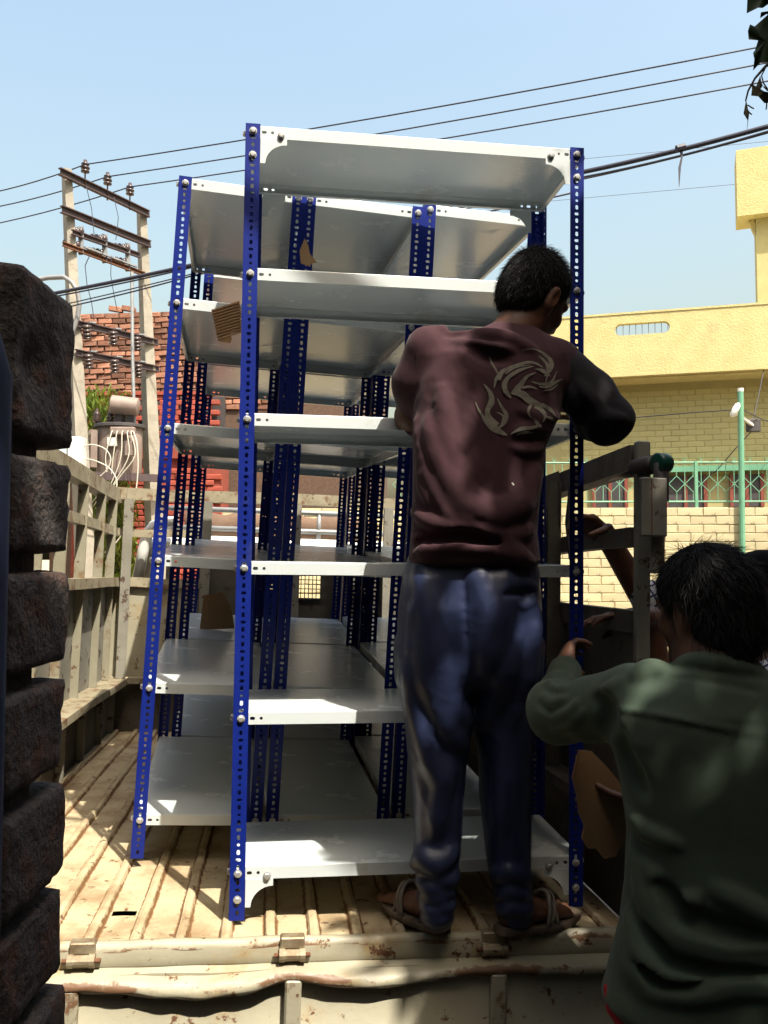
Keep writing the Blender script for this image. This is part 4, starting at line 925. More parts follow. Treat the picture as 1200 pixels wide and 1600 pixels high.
class Solid:
    """list of blended primitives; d(p) is a signed distance"""
    def __init__(s): s.prims = []
    def cap(s, a, b, ra, rb, k=.02, sign=1): s.prims.append(('c', np.array(a, float), np.array(b, float), ra, rb, k, sign)); return s
    def chain(s, pts, rs, k=.02, sign=1):
        for i in range(len(pts)-1): s.cap(pts[i], pts[i+1], rs[i] if hasattr(rs, '__len__') else rs, rs[i+1] if hasattr(rs, '__len__') else rs, k, sign)
        return s
    def ell(s, c, r, Rm=None, k=.02, sign=1): s.prims.append(('e', np.array(c, float), np.array(r, float), np.eye(3) if Rm is None else np.array(Rm, float), None, k, sign)); return s
    def stack(s, rows, k=.02, ex=2.4, sign=1, cap=.02):
        """rows (photo y, left x, right x, distance, half depth): an elliptic tube through the rows"""
        R_ = []
        for (y, xl, xr_, d, ry) in rows:
            a, b = px(xl, y, d), px(xr_, y, d); R_.append((a[2], (a[0]+b[0])/2, d, (b[0]-a[0])/2, ry))
        s.prims.append(('s', np.array(sorted(R_)), ex, cap, None, k, sign)); return s
    def plane(s, c, n, k=.005): s.prims.append(('p', np.array(c, float), np.array(n, float)/np.linalg.norm(n), None, None, k, -1)); return s
    def one(s, pr, p):
        t = pr[0]
        if t == 'c':
            _, a, b, ra, rb, k, sg = pr; ab = b - a; u = np.clip(((p - a) @ ab) / max(ab @ ab, 1e-12), 0, 1)
            return np.linalg.norm(p - a - u[:, None]*ab, axis=1) - (ra + (rb - ra)*u)
        if t == 'e':
            _, c, r, Rm, _, k, sg = pr; q = (p - c) @ Rm; k0 = np.linalg.norm(q/r, axis=1); k1 = np.linalg.norm(q/(r*r), axis=1); return k0*(k0 - 1)/np.maximum(k1, 1e-9)
        if t == 's':
            _, R_, ex, cp, _, k, sg = pr; z = p[:, 2]; cx = np.interp(z, R_[:, 0], R_[:, 1]); cy = np.interp(z, R_[:, 0], R_[:, 2]); rx = np.interp(z, R_[:, 0], R_[:, 3]); ry = np.interp(z, R_[:, 0], R_[:, 4])
            g = (np.abs((p[:, 0]-cx)/rx)**ex + np.abs((p[:, 1]-cy)/ry)**ex)**(1/ex); d = (g - 1)*np.minimum(rx, ry)
            dz = np.maximum(R_[0, 0] - z, z - R_[-1, 0]); return np.where(dz > -cp, np.maximum(d, dz) + np.where((d > -cp) & (dz > -cp), (np.sqrt((np.maximum(d+cp, 0))**2 + (np.maximum(dz+cp, 0))**2) - cp) - np.maximum(d, dz), 0), d)
        if t == 'p': _, c, n_, *_ = pr; return -((p - c) @ n_)
    def bbox(s, pr):
        t = pr[0]
        if t == 'c': r = max(pr[3], pr[4]); return np.minimum(pr[1], pr[2]) - r, np.maximum(pr[1], pr[2]) + r
        if t == 'e': r = pr[2].max(); return pr[1] - r, pr[1] + r
        if t == 's': R_ = pr[1]; return np.array([(R_[:, 1]-R_[:, 3]).min(), (R_[:, 2]-R_[:, 4]).min(), R_[0, 0]]), np.array([(R_[:, 1]+R_[:, 3]).max(), (R_[:, 2]+R_[:, 4]).max(), R_[-1, 0]])
        return np.full(3, -1e9), np.full(3, 1e9)
    def d(s, p):
        D = np.full(len(p), .25)
        for pr in s.prims:
            k, sg = pr[5], pr[6]; f = s.one(pr, p)
            if sg > 0: hh = np.clip(.5 + .5*(D - f)/k, 0, 1); D = D*(1-hh) + f*hh - k*hh*(1-hh)
            else: f = -f; hh = np.clip(.5 - .5*(D - f)/k, 0, 1); D = D*(1-hh) + f*hh + k*hh*(1-hh)
        return D
    def surfaces(s, xy, t0=.6, t1=4., it=48):
        """points where the photo rays meet the solid (all rays at once); nan where they miss"""
        r = np.array([pxray(x, y) for x, y in xy]); o = np.array([0, 0, CZ]); t = np.full(len(r), t0); live = np.arange(len(r)); ok = np.zeros(len(r), bool)
        bb = [s.bbox(p) for p in s.prims if p[0] != 'p' and p[6] > 0]; y0 = min(b[0][1] for b in bb) - .05; t = np.maximum(t, (y0/r[:, 1]))
        for _ in range(it):
            if not len(live): break
            v = s.d(o + r[live]*t[live, None]); hit = v < .0006; ok[live[hit]] = True; keep = ~hit & (t[live] < t1); t[live[keep]] += np.maximum(v[keep]*.75, .0012); live = live[keep]
        P = o + r*t[:, None]; P[~ok] = np.nan; return P
    def surface(s, x, y):
        p = s.surfaces([(x, y)])[0]; return None if np.isnan(p[0]) else p
    def ridge(s, pts, r=.012, k=.02, depth=.35, sign=1, taper=True):
        """cloth fold along photo pixels, raised from (or cut into) the surface"""
        q = [tuple(pts[i][c] + (pts[i+1][c]-pts[i][c])*j/4 for c in (0, 1)) for i in range(len(pts)-1) for j in range(5 if i == len(pts)-2 else 4)]
        s._new = getattr(s, '_new', []) + [(q, r, k, depth, sign, taper)]; return s
    def commit(s):
        xy = [q for nw in s._new for q in nw[0]]; W_ = s.surfaces(xy); at = 0
        for q, r, k, depth, sign, taper in s._new:
            P = [p for p in W_[at:at+len(q)] if not np.isnan(p[0])]; at += len(q); n_ = len(P)
            if n_ < 2: continue
            P = [p + pxray(600 + p[0]/p[1]*FPX, 800)*r*depth for p in P]
            rs = [r*(.35 + .65*math.sin(math.pi*min(1, max(0, (i+.6)/(n_+.2)))) if taper else 1) for i in range(n_)]
            for i in range(n_-1): s.prims.append(('c', P[i], P[i+1], rs[i], rs[i+1], k, sign))
        s._new = []; return s
    def mesh(s, h):
        bb = [s.bbox(p) for p in s.prims if p[0] != 'p' and p[6] > 0]; lo = np.min([b[0] for b in bb], 0) - 3*h - .01; hi = np.max([b[1] for b in bb], 0) + 3*h + .01
        n_ = np.ceil((hi - lo)/h).astype(int) + 1; F = np.full(n_, .25, np.float32)
        for pr in s.prims:
            k, sg = pr[5], pr[6]; a, b = s.bbox(pr); m_ = .05 + k
            i0 = np.clip(np.floor((a - m_ - lo)/h).astype(int), 0, n_); i1 = np.clip(np.ceil((b + m_ - lo)/h).astype(int) + 1, 0, n_)
            if (i1 <= i0).any(): continue
            ax = [lo[c] + h*np.arange(i0[c], i1[c]) for c in range(3)]; G_ = np.stack(np.meshgrid(*ax, indexing='ij'), -1).reshape(-1, 3)
            f = s.one(pr, G_).reshape(i1 - i0); sl_ = tuple(slice(i0[c], i1[c]) for c in range(3)); D = F[sl_]
            if sg > 0: hh = np.clip(.5 + .5*(D - f)/k, 0, 1); F[sl_] = D*(1-hh) + f*hh - k*hh*(1-hh)
            else: f = -f; hh = np.clip(.5 - .5*(D - f)/k, 0, 1); F[sl_] = D*(1-hh) + f*hh + k*hh*(1-hh)
        return surfnet(F, lo, h)
    def build(s, name, mat, parent, h=.006, relax=2, noise=None):
        P, Q = s.mesh(h)
        if relax:
            E_ = np.concatenate([Q[:, [0, 1]], Q[:, [1, 2]], Q[:, [2, 3]], Q[:, [3, 0]]])
            for _ in range(relax):
                A = np.zeros_like(P); c_ = np.zeros(len(P)); np.add.at(A, E_[:, 0], P[E_[:, 1]]); np.add.at(c_, E_[:, 0], 1); P = P + .5*(A/np.maximum(c_, 1)[:, None] - P)
        if noise is not None:
            fn = np.cross(P[Q[:, 2]] - P[Q[:, 0]], P[Q[:, 3]] - P[Q[:, 1]]); N_ = np.zeros_like(P)
            for c in range(4): np.add.at(N_, Q[:, c], fn)
            P = noise(P, N_/(np.linalg.norm(N_, axis=1, keepdims=True) + 1e-12))
        inv = np.array(MW[parent.name].inverted()) if parent is not None else np.eye(4); P = P @ inv[:3, :3].T + inv[:3, 3]
        me = bpy.data.meshes.new(name); me.from_pydata(P.tolist(), [], Q.tolist()); me.update(); me.materials.append(M[mat]); me.polygons.foreach_set('use_smooth', [True]*len(me.polygons))
        return put(name, me, parent)
def basis(f, up):
    f = np.array(f, float); f /= np.linalg.norm(f); r = np.cross(f, up); r /= np.linalg.norm(r); u = np.cross(r, f); return r, f, u     # right, forward, up
def head(S_, c, f, up, sc=1.0):
    """skull, face, nose, lips, brow, ears; c = skull centre, f = facing"""
    r, f, u = basis(f, up); R_ = np.stack([r, f, u], 1)
    L = lambda x, y, z: np.array(c) + sc*(r*x + f*y + u*z)
    S_.ell(L(0, -.012, .025), V(.074, .094, .086)*sc, R_, .02); S_.ell(L(0, .035, -.045), V(.058, .062, .078)*sc, R_, .035)
    S_.ell(L(0, .070, -.098), V(.030, .026, .022)*sc, R_, .03)
    for e in (-1, 1): S_.ell(L(e*.040, .060, -.030), V(.022, .022, .020)*sc, R_, .02); S_.cap(L(e*.012, .088, .018), L(e*.045, .072, .016), .010*sc, .009*sc, .014); S_.cap(L(e*.052, .01, -.075), L(e*.02, .07, -.105), .016*sc, .014*sc, .025)
    S_.chain([L(0, .090, .008), L(0, .104, -.018), L(0, .108, -.032)], [.007*sc, .010*sc, .012*sc], .010)
    for e in (-1, 1): S_.ell(L(e*.013, .094, -.034), V(.009, .010, .008)*sc, R_, .008)
    S_.ell(L(0, .090, -.058), V(.022, .012, .006)*sc, R_, .008); S_.ell(L(0, .088, -.070), V(.018, .012, .007)*sc, R_, .008)
    for e in (-1, 1):
        S_.ell(L(e*.030, .080, .000), V(.013, .010, .010)*sc, R_, .006, -1); S_.ell(L(e*.030, .074, .000), V(.012, .012, .009)*sc, R_, .004)
        er = np.stack([r*.9*e + f*-.35, f*.9 + r*.3*e, u], 1)
        S_.ell(L(e*.082, -.012, -.012), V(.007, .018, .032)*sc, er, .010); S_.ell(L(e*.090, -.006, -.008), V(.006, .009, .018)*sc, er, .005, -1); S_.cap(L(e*.078, .0, -.038), L(e*.079, .0, -.044), .007*sc, .006*sc, .008)
def hand(S_, wr, f, n_, thumb=1, curl=.9, sc=1.0, spread=.1):
    """palm, four unequal bent fingers and a thumb; f = fingers' direction, n_ = way the palm faces"""
    f = np.array(f, float)/np.linalg.norm(f); n_ = np.array(n_, float); n_ = n_ - f*(n_ @ f); n_ /= np.linalg.norm(n_); s_ = np.cross(f, n_)*thumb
    wr = np.array(wr, float); W = lambda a, b, c: wr + sc*(f*a + s_*b + n_*c)
    S_.chain([W(-.02, 0, 0), W(.03, 0, 0)], [.024*sc, .024*sc], .02)
    for b, a in ((.028, .085), (.009, .090), (-.010, .086), (-.028, .078)): S_.cap(W(.02, b*.6, 0), W(a, b, 0), .016*sc, .0125*sc, .014)
    for b, a, ls, c in ((.028, .085, (.042, .025, .020), curl), (.009, .090, (.046, .029, .021), curl*1.05), (-.010, .086, (.043, .027, .021), curl*1.1), (-.028, .078, (.034, .021, .019), curl*1.2)):
        p = W(a, b, 0); ang = 0; rr = [.0098, .0088, .0080, .0070]
        for i, l in enumerate(ls):
            ang += c*(.55, .75, .5)[i]; dd = f*math.cos(ang) + n_*math.sin(ang) + s_*(b*spread*10*.1); q = p + sc*l*dd; S_.cap(p, q, rr[i]*sc, rr[i+1]*sc, .005); p = q
    p = W(.015, .026, .006); q = W(.048, .052, .020); t_ = W(.076, .056, .036 + .02*curl); e = W(.098, .048, .048 + .03*curl)
    S_.cap(p, q, .017*sc, .013*sc, .014); S_.cap(q, t_, .0115*sc, .010*sc, .006); S_.cap(t_, e, .010*sc, .0078*sc, .004)
def foot(S_, heel, toe, ankle, sc=1.0):
    heel, toe, ankle = (np.array(q, float) for q in (heel, toe, ankle)); d = toe - heel; Lg = np.linalg.norm(d[:2]); d = d/np.linalg.norm(d); s_ = np.cross(d, V(0, 0, 1)); u = V(0, 0, 1)
    S_.ell(heel + d*.022 + u*.026, V(.028, .028, .027), None, .02); S_.chain([heel + d*.02 + u*.030, heel + d*Lg*.40 + u*.030, heel + d*Lg*.72 + u*.020], [.025, .027, .017], .02)
    for e in (-.022, 0, .022): S_.cap(heel + d*Lg*.45 + s_*e*.7 + u*.026, heel + d*Lg*.78 + s_*e*1.25 + u*.017, .021, .016, .015)
    for i, e in enumerate((-.033, -.016, 0, .015, .030)):
        t = (-.02 + .010*i); S_.cap(heel + d*Lg*.74 + s_*e + u*.014, heel + d*(Lg*.98 - .010*abs(i-1)) + s_*(e*1.15) + u*.011, .0092, .0085 if i else .0115, .003)
    S_.chain([heel + d*.045 + u*.048, ankle], [.028, .034], .025)
def hairs(parent, cap, n_, L, Wd, flow, keep, name='hair_strands', curl=0., lift=.35, up=None, seed=1):
    """hair blades rooted on the hair cap mesh; flow = combing direction, lift = how far they stand off"""
    r_ = np.random.default_rng(seed); me = cap.data; nv = len(me.vertices); co = np.zeros(nv*3); no = np.zeros(nv*3); me.vertices.foreach_get('co', co); me.vertices.foreach_get('normal', no)
    W4 = np.array(MW[parent.name]); co = co.reshape(-1, 3) @ W4[:3, :3].T + W4[:3, 3]; no = no.reshape(-1, 3) @ W4[:3, :3].T
    pool = np.array([i for i in range(nv) if keep(co[i], no[i])]); m = MB()
    for i in r_.choice(pool, n_):
        p, nn = co[i] - no[i]*.002 + r_.normal(0, .002, 3), no[i]; t = np.array(flow(p, nn), float); t = t - nn*(t @ nn); t /= np.linalg.norm(t) + 1e-6
        lf = lift(p, nn) if callable(lift) else lift; d = t + nn*lf + r_.normal(0, .25, 3); d /= np.linalg.norm(d); s_ = np.cross(d, nn + r_.normal(0, .3, 3)); s_ /= np.linalg.norm(s_) + 1e-9
        l = L*r_.uniform(.6, 1.3); w_ = Wd*r_.uniform(.7, 1.2); q = p + d*l*.55 + r_.normal(0, curl + .02, 3)*l; e = q + (d*.6 + t*.4)*l*.45 - nn*l*.08 + r_.normal(0, curl*1.5 + .03, 3)*l
        m.add([p - s_*w_, p + s_*w_, q + s_*w_*.6, e, q - s_*w_*.6], [(0, 1, 2, 4), (4, 2, 3)])
    return m.build(name, M['hair'], parent, world=True)

# ================= worker standing on the truck bed
def bedpt(x, y, up=0.0):
    """point on the truck bed seen at a photo pixel"""
    nrm = np.array(TM.to_3x3() @ Vector((0, 0, 1))); o = np.array(TM @ Vector((0, 0, .002))); r = pxray(x, y); t = ((o - V(0, 0, CZ)) @ nrm)/(r @ nrm); return V(0, 0, CZ) + r*t + V(0, 0, up)
hl, tl = bedpt(690, 1462), bedpt(608, 1412); hr, tr_ = bedpt(786, 1463), bedpt(893, 1436)
YB = 2.22
root = empty('person', 'worker in maroon top with grey dragon print and blue track pants, standing on the bed', 'person', loc=tuple((hl + hr)/2))
HC = px(836, 462, 2.24); HF = V(.62, .60, -.42)
Bd = Solid(); head(Bd, HC, HF, V(.10, -.28, 1), 1.02)
nb0 = px(790, 545, 2.22); Bd.chain([HC + V(-.03, -.015, -.06), px(805, 520, 2.22), nb0], [.058, .056, .066], .03)
Bd.stack([(560, 690, 850, 2.22, .08), (640, 680, 820, 2.21, .09), (760, 675, 815, 2.20, .085), (860, 665, 815, 2.19, .09), (940, 655, 815, 2.2, .095), (1010, 650, 815, 2.2, .08)], .03)
shR, elR, wrR = px(872, 575, 2.22), px(957, 655, 2.20), px(912, 652, 2.37)
shL, elL, wrL = px(668, 560, 2.22), px(640, 650, 2.34), px(700, 640, 2.40)
for (a, b, c) in ((shR, elR, wrR), (shL, elL, wrL)): Bd.chain([a, b, c], [.050, .038, .027], .02)
pR = px(902, 640, 2.45); hand(Bd, wrR, (pR - wrR), V(-.8, .1, .1), 1, 1.1, .95); hand(Bd, wrL, px(735, 628, 2.42) - wrL, V(.1, .6, -.8), -1, .7, .95)
kL, kR = px(688, 1190, YB + .01), px(795, 1190, YB + .06)
anL, anR = px(683, 1432, 2.23), px(806, 1434, 2.27)
for (h_, k_, a_) in ((px(690, 985, YB), kL, anL), (px(785, 985, YB + .02), kR, anR)): Bd.chain([h_, k_, a_], [.062, .046, .036], .03)
foot(Bd, hl + V(0, 0, .022), tl + V(0, 0, .020), anL); foot(Bd, hr + V(0, 0, .022), tr_ + V(0, 0, .020), anR)
Bd.build('body', 'skin', root, .0043)
# sandals
for (h_, t_, e) in ((hl, tl, -1), (hr, tr_, 1)):
    d = (t_ - h_); Lg = np.linalg.norm(d) + .045; d = d/np.linalg.norm(d); s_ = np.cross(d, V(0, 0, 1)); o0 = h_ - d*.022; out = []
    for i in range(28):
        a = 2*math.pi*i/28; u = .5 - .5*math.cos(a); wv = (.036 + .012*math.sin(u*3.0) - .010*math.sin(u*math.pi*2)*.5)*np.sign(math.sin(a))*abs(math.sin(a))**.55; out.append((u*Lg, wv))
    m = MB(); v = []
    for z, g_ in ((.001, .95), (.006, 1.02), (.016, 1.02), (.019, .97)): v += [tuple(o0 + d*(x*(1 if g_ > 1 else .99)) + s_*y*g_ + V(0, 0, z + .016*(x/Lg - .55)**2*2)) for x, y in out]
    n_ = 28; m.add(v, [tuple(range(n_-1, -1, -1)), tuple(range(3*n_, 4*n_))] + [(q*n_+i, q*n_+(i+1) % n_, (q+1)*n_+(i+1) % n_, (q+1)*n_+i) for q in range(3) for i in range(n_)])
    sd_ = m.build('sandal', M['sole'], root, world=True); auto_smooth(sd_, 50)
    for fr_, rr, hh_, tw in ((.47, .0062, .092, .05), (.52, .0042, .088, .055), (.60, .0050, .078, .02)):
        m = MB(); m.tube([o0 + d*(Lg*fr_ + tw*.6*math.sin(t)*(1 if fr_ < .58 else -.3)) + s_*.044*math.cos(t) + V(0, 0, .014 + (hh_ - .014)*math.sin(t)) for t in np.linspace(0, math.pi, 13)], rr, 8)
        put('sandal_strap', m.mesh('sandal_strap', M['strap'], True), sd_, MW[root.name].inverted())
# trousers
T_ = Solid()
T_.stack([(858, 642, 836, YB, .115), (900, 629, 842, YB - .005, .128), (950, 623, 844, YB - .005, .135), (1000, 621, 844, YB, .128), (1045, 622, 842, YB, .112), (1070, 624, 840, YB, .09)], .03)
T_.stack([(1000, 621, 738, YB, .10), (1060, 624, 740, YB, .098), (1110, 630, 738, YB + .005, .092), (1180, 638, 730, YB + .01, .085), (1240, 645, 724, YB + .01, .078), (1300, 648, 722, YB + .01, .074), (1345, 645, 716, YB + .01, .07), (1385, 653, 712, YB + .01, .066), (1420, 657, 710, YB + .01, .062), (1447, 661, 705, YB + .01, .055)], .035)
T_.stack([(1000, 728, 844, YB + .03, .10), (1060, 736, 840, YB + .03, .098), (1110, 738, 836, YB + .04, .092), (1180, 747, 831, YB + .05, .085), (1250, 750, 829, YB + .05, .078), (1310, 757, 828, YB + .05, .074), (1350, 763, 828, YB + .05, .07), (1400, 772, 832, YB + .05, .066), (1443, 779, 830, YB + .05, .056)], .035)
for pts, r, k, dp, sg in (
    ([(638, 1040), (650, 1110), (670, 1180), (694, 1230)], .013, .035, .55, 1), ([(652, 960), (672, 1060), (694, 1120), (720, 1166)], .016, .04, .55, 1), ([(668, 1000), (688, 1055), (712, 1108), (730, 1130)], .012, .035, .55, 1),
    ([(660, 890), (676, 985), (704, 1060)], .010, .045, .7, 1),
    ([(726, 866), (727, 940), (728, 1010)], .006, .008, -.5, -1), ([(745, 880), (762, 960), (756, 1040)], .010, .045, .7, 1), ([(790, 890), (778, 960), (765, 1040)], .010, .05, .6, 1),
    ([(838, 960), (824, 1060), (800, 1130)], .010, .035, .6, 1), ([(800, 1010), (780, 1080), (758, 1130)], .012, .04, .6, 1),
    ([(700, 1190), (690, 1240), (682, 1300)], .010, .03, .6, 1), 
    ([(648, 1350), (664, 1342), (684, 1354), (706, 1332)], .011, .03, .5, 1), ([(634, 1102), (648, 1148), (668, 1196)], .013, .010, .7, 1), ([(656, 1084), (680, 1138), (714, 1176)], .014, .010, .65, 1), ([(694, 1060), (712, 1112), (728, 1150)], .012, .010, .65, 1), ([(668, 900), (650, 960), (640, 1030)], .009, .02, .5, 1), ([(812, 985), (796, 1050), (772, 1100)], .010, .014, .55, 1), ([(653, 1378), (672, 1390), (694, 1386)], .010, .018, .4, 1), ([(684, 1370), (702, 1378), (712, 1362)], .010, .018, .4, 1), ([(656, 1402), (684, 1404), (709, 1392)], .009, .016, .4, 1), ([(658, 1414), (676, 1426), (690, 1424)], .009, .016, .4, 1), ([(686, 1412), (700, 1420), (708, 1412)], .009, .016, .4, 1), ([(660, 1434), (682, 1440), (705, 1434)], .009, .016, .4, 1),
    
    ([(766, 1372), (795, 1362), (828, 1376)], .011, .022, .4, 1), ([(771, 1402), (800, 1392), (822, 1400)], .010, .018, .4, 1), ([(778, 1426), (803, 1418), (830, 1424)], .010, .018, .4, 1), ([(780, 1130), (786, 1220), (782, 1300)], .010, .03, .6, 1),
    # pocket mouth
    ([(780, 928), (798, 911), (820, 909), (840, 918)], .0075, .008, .5, 1), ([(781, 932), (798, 944), (818, 948), (838, 938)], .0075, .008, .5, 1)):
    T_.ridge(pts, r, k, dp, sg)
T_.commit()
pk = T_.surfaces([(788, 929), (802, 926), (818, 926), (834, 924)])
T_.chain([p + V(0, .004, 0) for p in pk], [.004, .012, .013, .005], .004, -1)
def clothnoise(amp, fr, seed=3, stretch=(1, 1, .6)):
    """small irregular wrinkles: soft waves plus fine ridges"""
    r_ = np.random.default_rng(seed); ph = r_.uniform(0, 6, (16, 3)); ff = r_.normal(0, fr, (16, 3))*np.array(stretch); ff[8:] *= 2.1
    def f(P, N_):
        wv = sum(np.sin(P @ ff[i] + ph[i, 0]) for i in range(8))/6; pw = P + .02*np.stack([np.sin(P @ ff[0]*.4), np.sin(P @ ff[1]*.4 + 1), np.sin(P @ ff[2]*.4 + 2)], 1)
        rg = sum((1 - np.abs(np.sin(pw @ ff[i]*.5 + ph[i, 1])))**3 * (.5 + .5*np.sin(P @ ff[i-8]*.3 + ph[i, 2])) for i in range(8, 16))/4
        return P + N_*(amp*(wv*.7 + rg*1.2))[:, None]
    return f
tr = T_.build('trousers', 'track', root, .0055, 1, clothnoise(.0026, 32, 3))
# shirt
Sh = Solid()
Sh.stack([(508, 764, 826, 2.235, .062), (522, 742, 846, 2.23, .078), (540, 690, 868, 2.225, .096), (562, 664, 880, 2.22, .112), (600, 652, 884, 2.215, .122), (650, 646, 872, 2.21, .125), (700, 645, 850, 2.205, .124), (770, 645, 843, 2.20, .124), (830, 643, 837, 2.20, .126), (865, 640, 840, 2.20, .134), (884, 638, 844, 2.20, .137)], .03, 2.5)
Sh.cap(px(672, 548, 2.22), px(652, 600, 2.26), .066, .062, .03); Sh.cap(px(652, 600, 2.26), px(655, 656, 2.37), .062, .050, .03)
Sh.cap(px(868, 575, 2.225), px(880, 590, 2.22), .074, .066, .03)
for pts, r, k, dp, sg in (
    ([(700, 522), (745, 520), (790, 528), (830, 545)], .015, .016, .1, 1), ([(712, 534), (755, 545), (800, 548)], .013, .014, .2, 1), ([(690, 514), (702, 512), (720, 520)], .012, .014, .2, 1), ([(728, 540), (760, 556), (795, 560)], .007, .025, -.5, -1),
    ([(652, 660), (670, 740), (700, 800), (740, 830)], .013, .024, .15, 1), ([(672, 660), (690, 720), (728, 785), (775, 808), (815, 788), (836, 740)], .021, .034, .1, 1), ([(706, 780), (745, 826), (790, 840), (828, 828)], .014, .024, .2, 1),
    
    ([(645, 800), (672, 815), (710, 825), (742, 822)], .013, .018, .25, 1), ([(640, 838), (668, 848), (700, 850)], .010, .018, .2, 1), ([(650, 865), (700, 853), (760, 856), (815, 872)], .012, .022, .15, 1), ([(770, 840), (808, 862), (838, 885)], .012, .018, .25, 1), ([(655, 846), (720, 838), (780, 846)], .010, .02, -.3, -1),
    ([(802, 678), (830, 668), (868, 672)], .012, .016, .3, 1), ([(800, 700), (826, 704), (846, 698)], .010, .014, .3, 1), ([(812, 640), (845, 655), (872, 650)], .010, .016, .2, 1), ([(690, 610), (700, 680), (720, 740)], .012, .03, .1, 1),
    ([(655, 700), (662, 760), (680, 800)], .008, .02, .4, 1)):
    Sh.ridge(pts, r, k, dp, sg)
Sh.commit()
shirt = Sh.build('shirt', 'maroon', root, .0058, 1, clothnoise(.0024, 34, 4))
# dark sleeve
Sl = Solid(); Sl.chain([px(884, 588, 2.22), px(920, 618, 2.215), elR, px(948, 668, 2.22)], [.072, .066, .052, .046], .02); Sl.chain([px(945, 665, 2.215), px(925, 662, 2.30), wrR], [.048, .042, .036], .02)
for pts, r, k, dp, sg in (([(905, 600), (935, 640), (950, 680)], .010, .02, .2, 1), ([(920, 665), (940, 650), (975, 655)], .009, .016, .2, 1), ([(893, 610), (900, 640), (905, 660)], .010, .018, .2, 1)): Sl.ridge(pts, r*1.25, k, dp, sg)
Sl.commit(); Sl.build('sleeve', 'black', root, .0055, 1, clothnoise(.0022, 36, 6))
# printed dragon: thin pieces of ink that follow the cloth
def ink(strokes, solid, parent, mat, name, off=.0014):
    for st_ in strokes:
        pts, ws = st_; P = []; W_ = []
        n_ = len(pts)
        for i in range((n_-1)*6 + 1):
            t = i/6; a = min(int(t), n_-2); u = t - a; p0, p1, p2, p3 = (np.array(pts[max(0, min(n_-1, a + o_))], float) for o_ in (-1, 0, 1, 2))
            P.append(.5*((2*p1) + (-p0+p2)*u + (2*p0-5*p1+4*p2-p3)*u*u + (-p0+3*p1-3*p2+p3)*u**3)); W_.append(.82*(ws[a] + (ws[min(a+1, n_-1)] - ws[a])*u))
        rows_ = []; Z = []
        for i, p in enumerate(P):
            d = P[min(i+1, len(P)-1)] - P[max(i-1, 0)]; d /= np.linalg.norm(d) + 1e-9; q = np.array([-d[1], d[0]])
            Z += [tuple(p + q*e*max(W_[i], .25)/2) for e in (-1, -.33, .33, 1)]
        HH = solid.surfaces(Z).reshape(-1, 4, 3); rows_ = [None if np.isnan(h_).any() else list(h_) for h_ in HH]
        m = MB(); last = None
        for row in rows_:
            if row is None: last = None; continue
            b = len(m.v)
            for h_ in row: e_ = h_ - V(0, 0, CZ); e_ /= np.linalg.norm(e_); m.v.append(tuple(h_ - e_*off*2.2))
            if last is not None: m.f += [(last+c, last+c+1, b+c+1, b+c) for c in range(3)]
            last = b
        if m.f: m.build(name, M[mat], parent, smooth=True, world=True)
drag = [([(772, 606), (776, 592), (786, 580), (804, 572), (824, 566), (838, 568), (848, 574)], [1, 7, 8, 6, 5, 4, 1]), ([(764, 556), (768, 566), (775, 578), (780, 588)], [1, 3, 4, 1]), ([(790, 584), (806, 574), (830, 570)], [3, 3, 1]), ([(780, 594), (788, 578), (800, 572)], [5, 4, 1]), ([(814, 548), (832, 545), (850, 552), (862, 562)], [1, 3, 4, 1]),
    ([(850, 588), (858, 580), (862, 570), (858, 560), (848, 554)], [1, 6, 9, 7, 1]), ([(836, 576), (850, 580), (860, 588)], [1, 8, 1]), ([(842, 556), (856, 572), (852, 600)], [2, 7, 1]), ([(834, 572), (812, 578), (796, 588), (788, 600), (790, 612), (798, 622)], [1, 6, 7, 9, 8, 1]),
    ([(798, 622), (790, 606), (794, 592), (808, 582), (826, 574)], [5, 6, 5, 4, 1]), ([(838, 582), (824, 588), (816, 598), (808, 608), (800, 616)], [1, 5, 9, 12, 6]), ([(800, 612), (816, 616), (828, 626), (842, 632), (852, 636)], [8, 14, 14, 9, 2]), ([(830, 596), (846, 600), (862, 596), (870, 580)], [1, 5, 5, 1]), ([(842, 604), (856, 604), (870, 596), (880, 592)], [1, 7, 5, 1]), ([(850, 610), (862, 608), (872, 600)], [1, 4, 1]), ([(816, 606), (828, 604), (840, 608)], [6, 4, 1]),
    ([(836, 634), (846, 640), (852, 650), (848, 660)], [9, 8, 6, 1]), ([(832, 630), (826, 640), (828, 650), (836, 656)], [6, 5, 4, 1]), ([(846, 632), (860, 640), (870, 652)], [8, 7, 1]), ([(852, 650), (862, 654), (868, 660)], [2, 6, 1]),
    ([(756, 600), (766, 614), (768, 628), (762, 640), (764, 652), (778, 664)], [1, 8, 12, 9, 11, 8]), ([(777, 622), (784, 636), (791, 648), (788, 660), (780, 668)], [1, 5, 8, 8, 3]), ([(743, 628), (750, 644), (760, 656), (774, 668), (792, 680)], [1, 4, 6, 10, 3]), ([(750, 640), (756, 656), (770, 672), (788, 680)], [1, 4, 5, 1]), ([(784, 664), (786, 650), (776, 644)], [4, 4, 1]),
    ([(798, 678), (814, 670), (832, 668), (846, 664)], [1, 8, 6, 2]), ([(806, 680), (820, 676), (834, 676)], [1, 6, 1]), ([(834, 652), (840, 662), (846, 668)], [2, 7, 1])]
ink(drag, Sh, root, 'print', 'shirt_print')
ink([([(800, 754), (803, 758)], [3, 3])], Sh, root, 'white', 'shirt_hole')
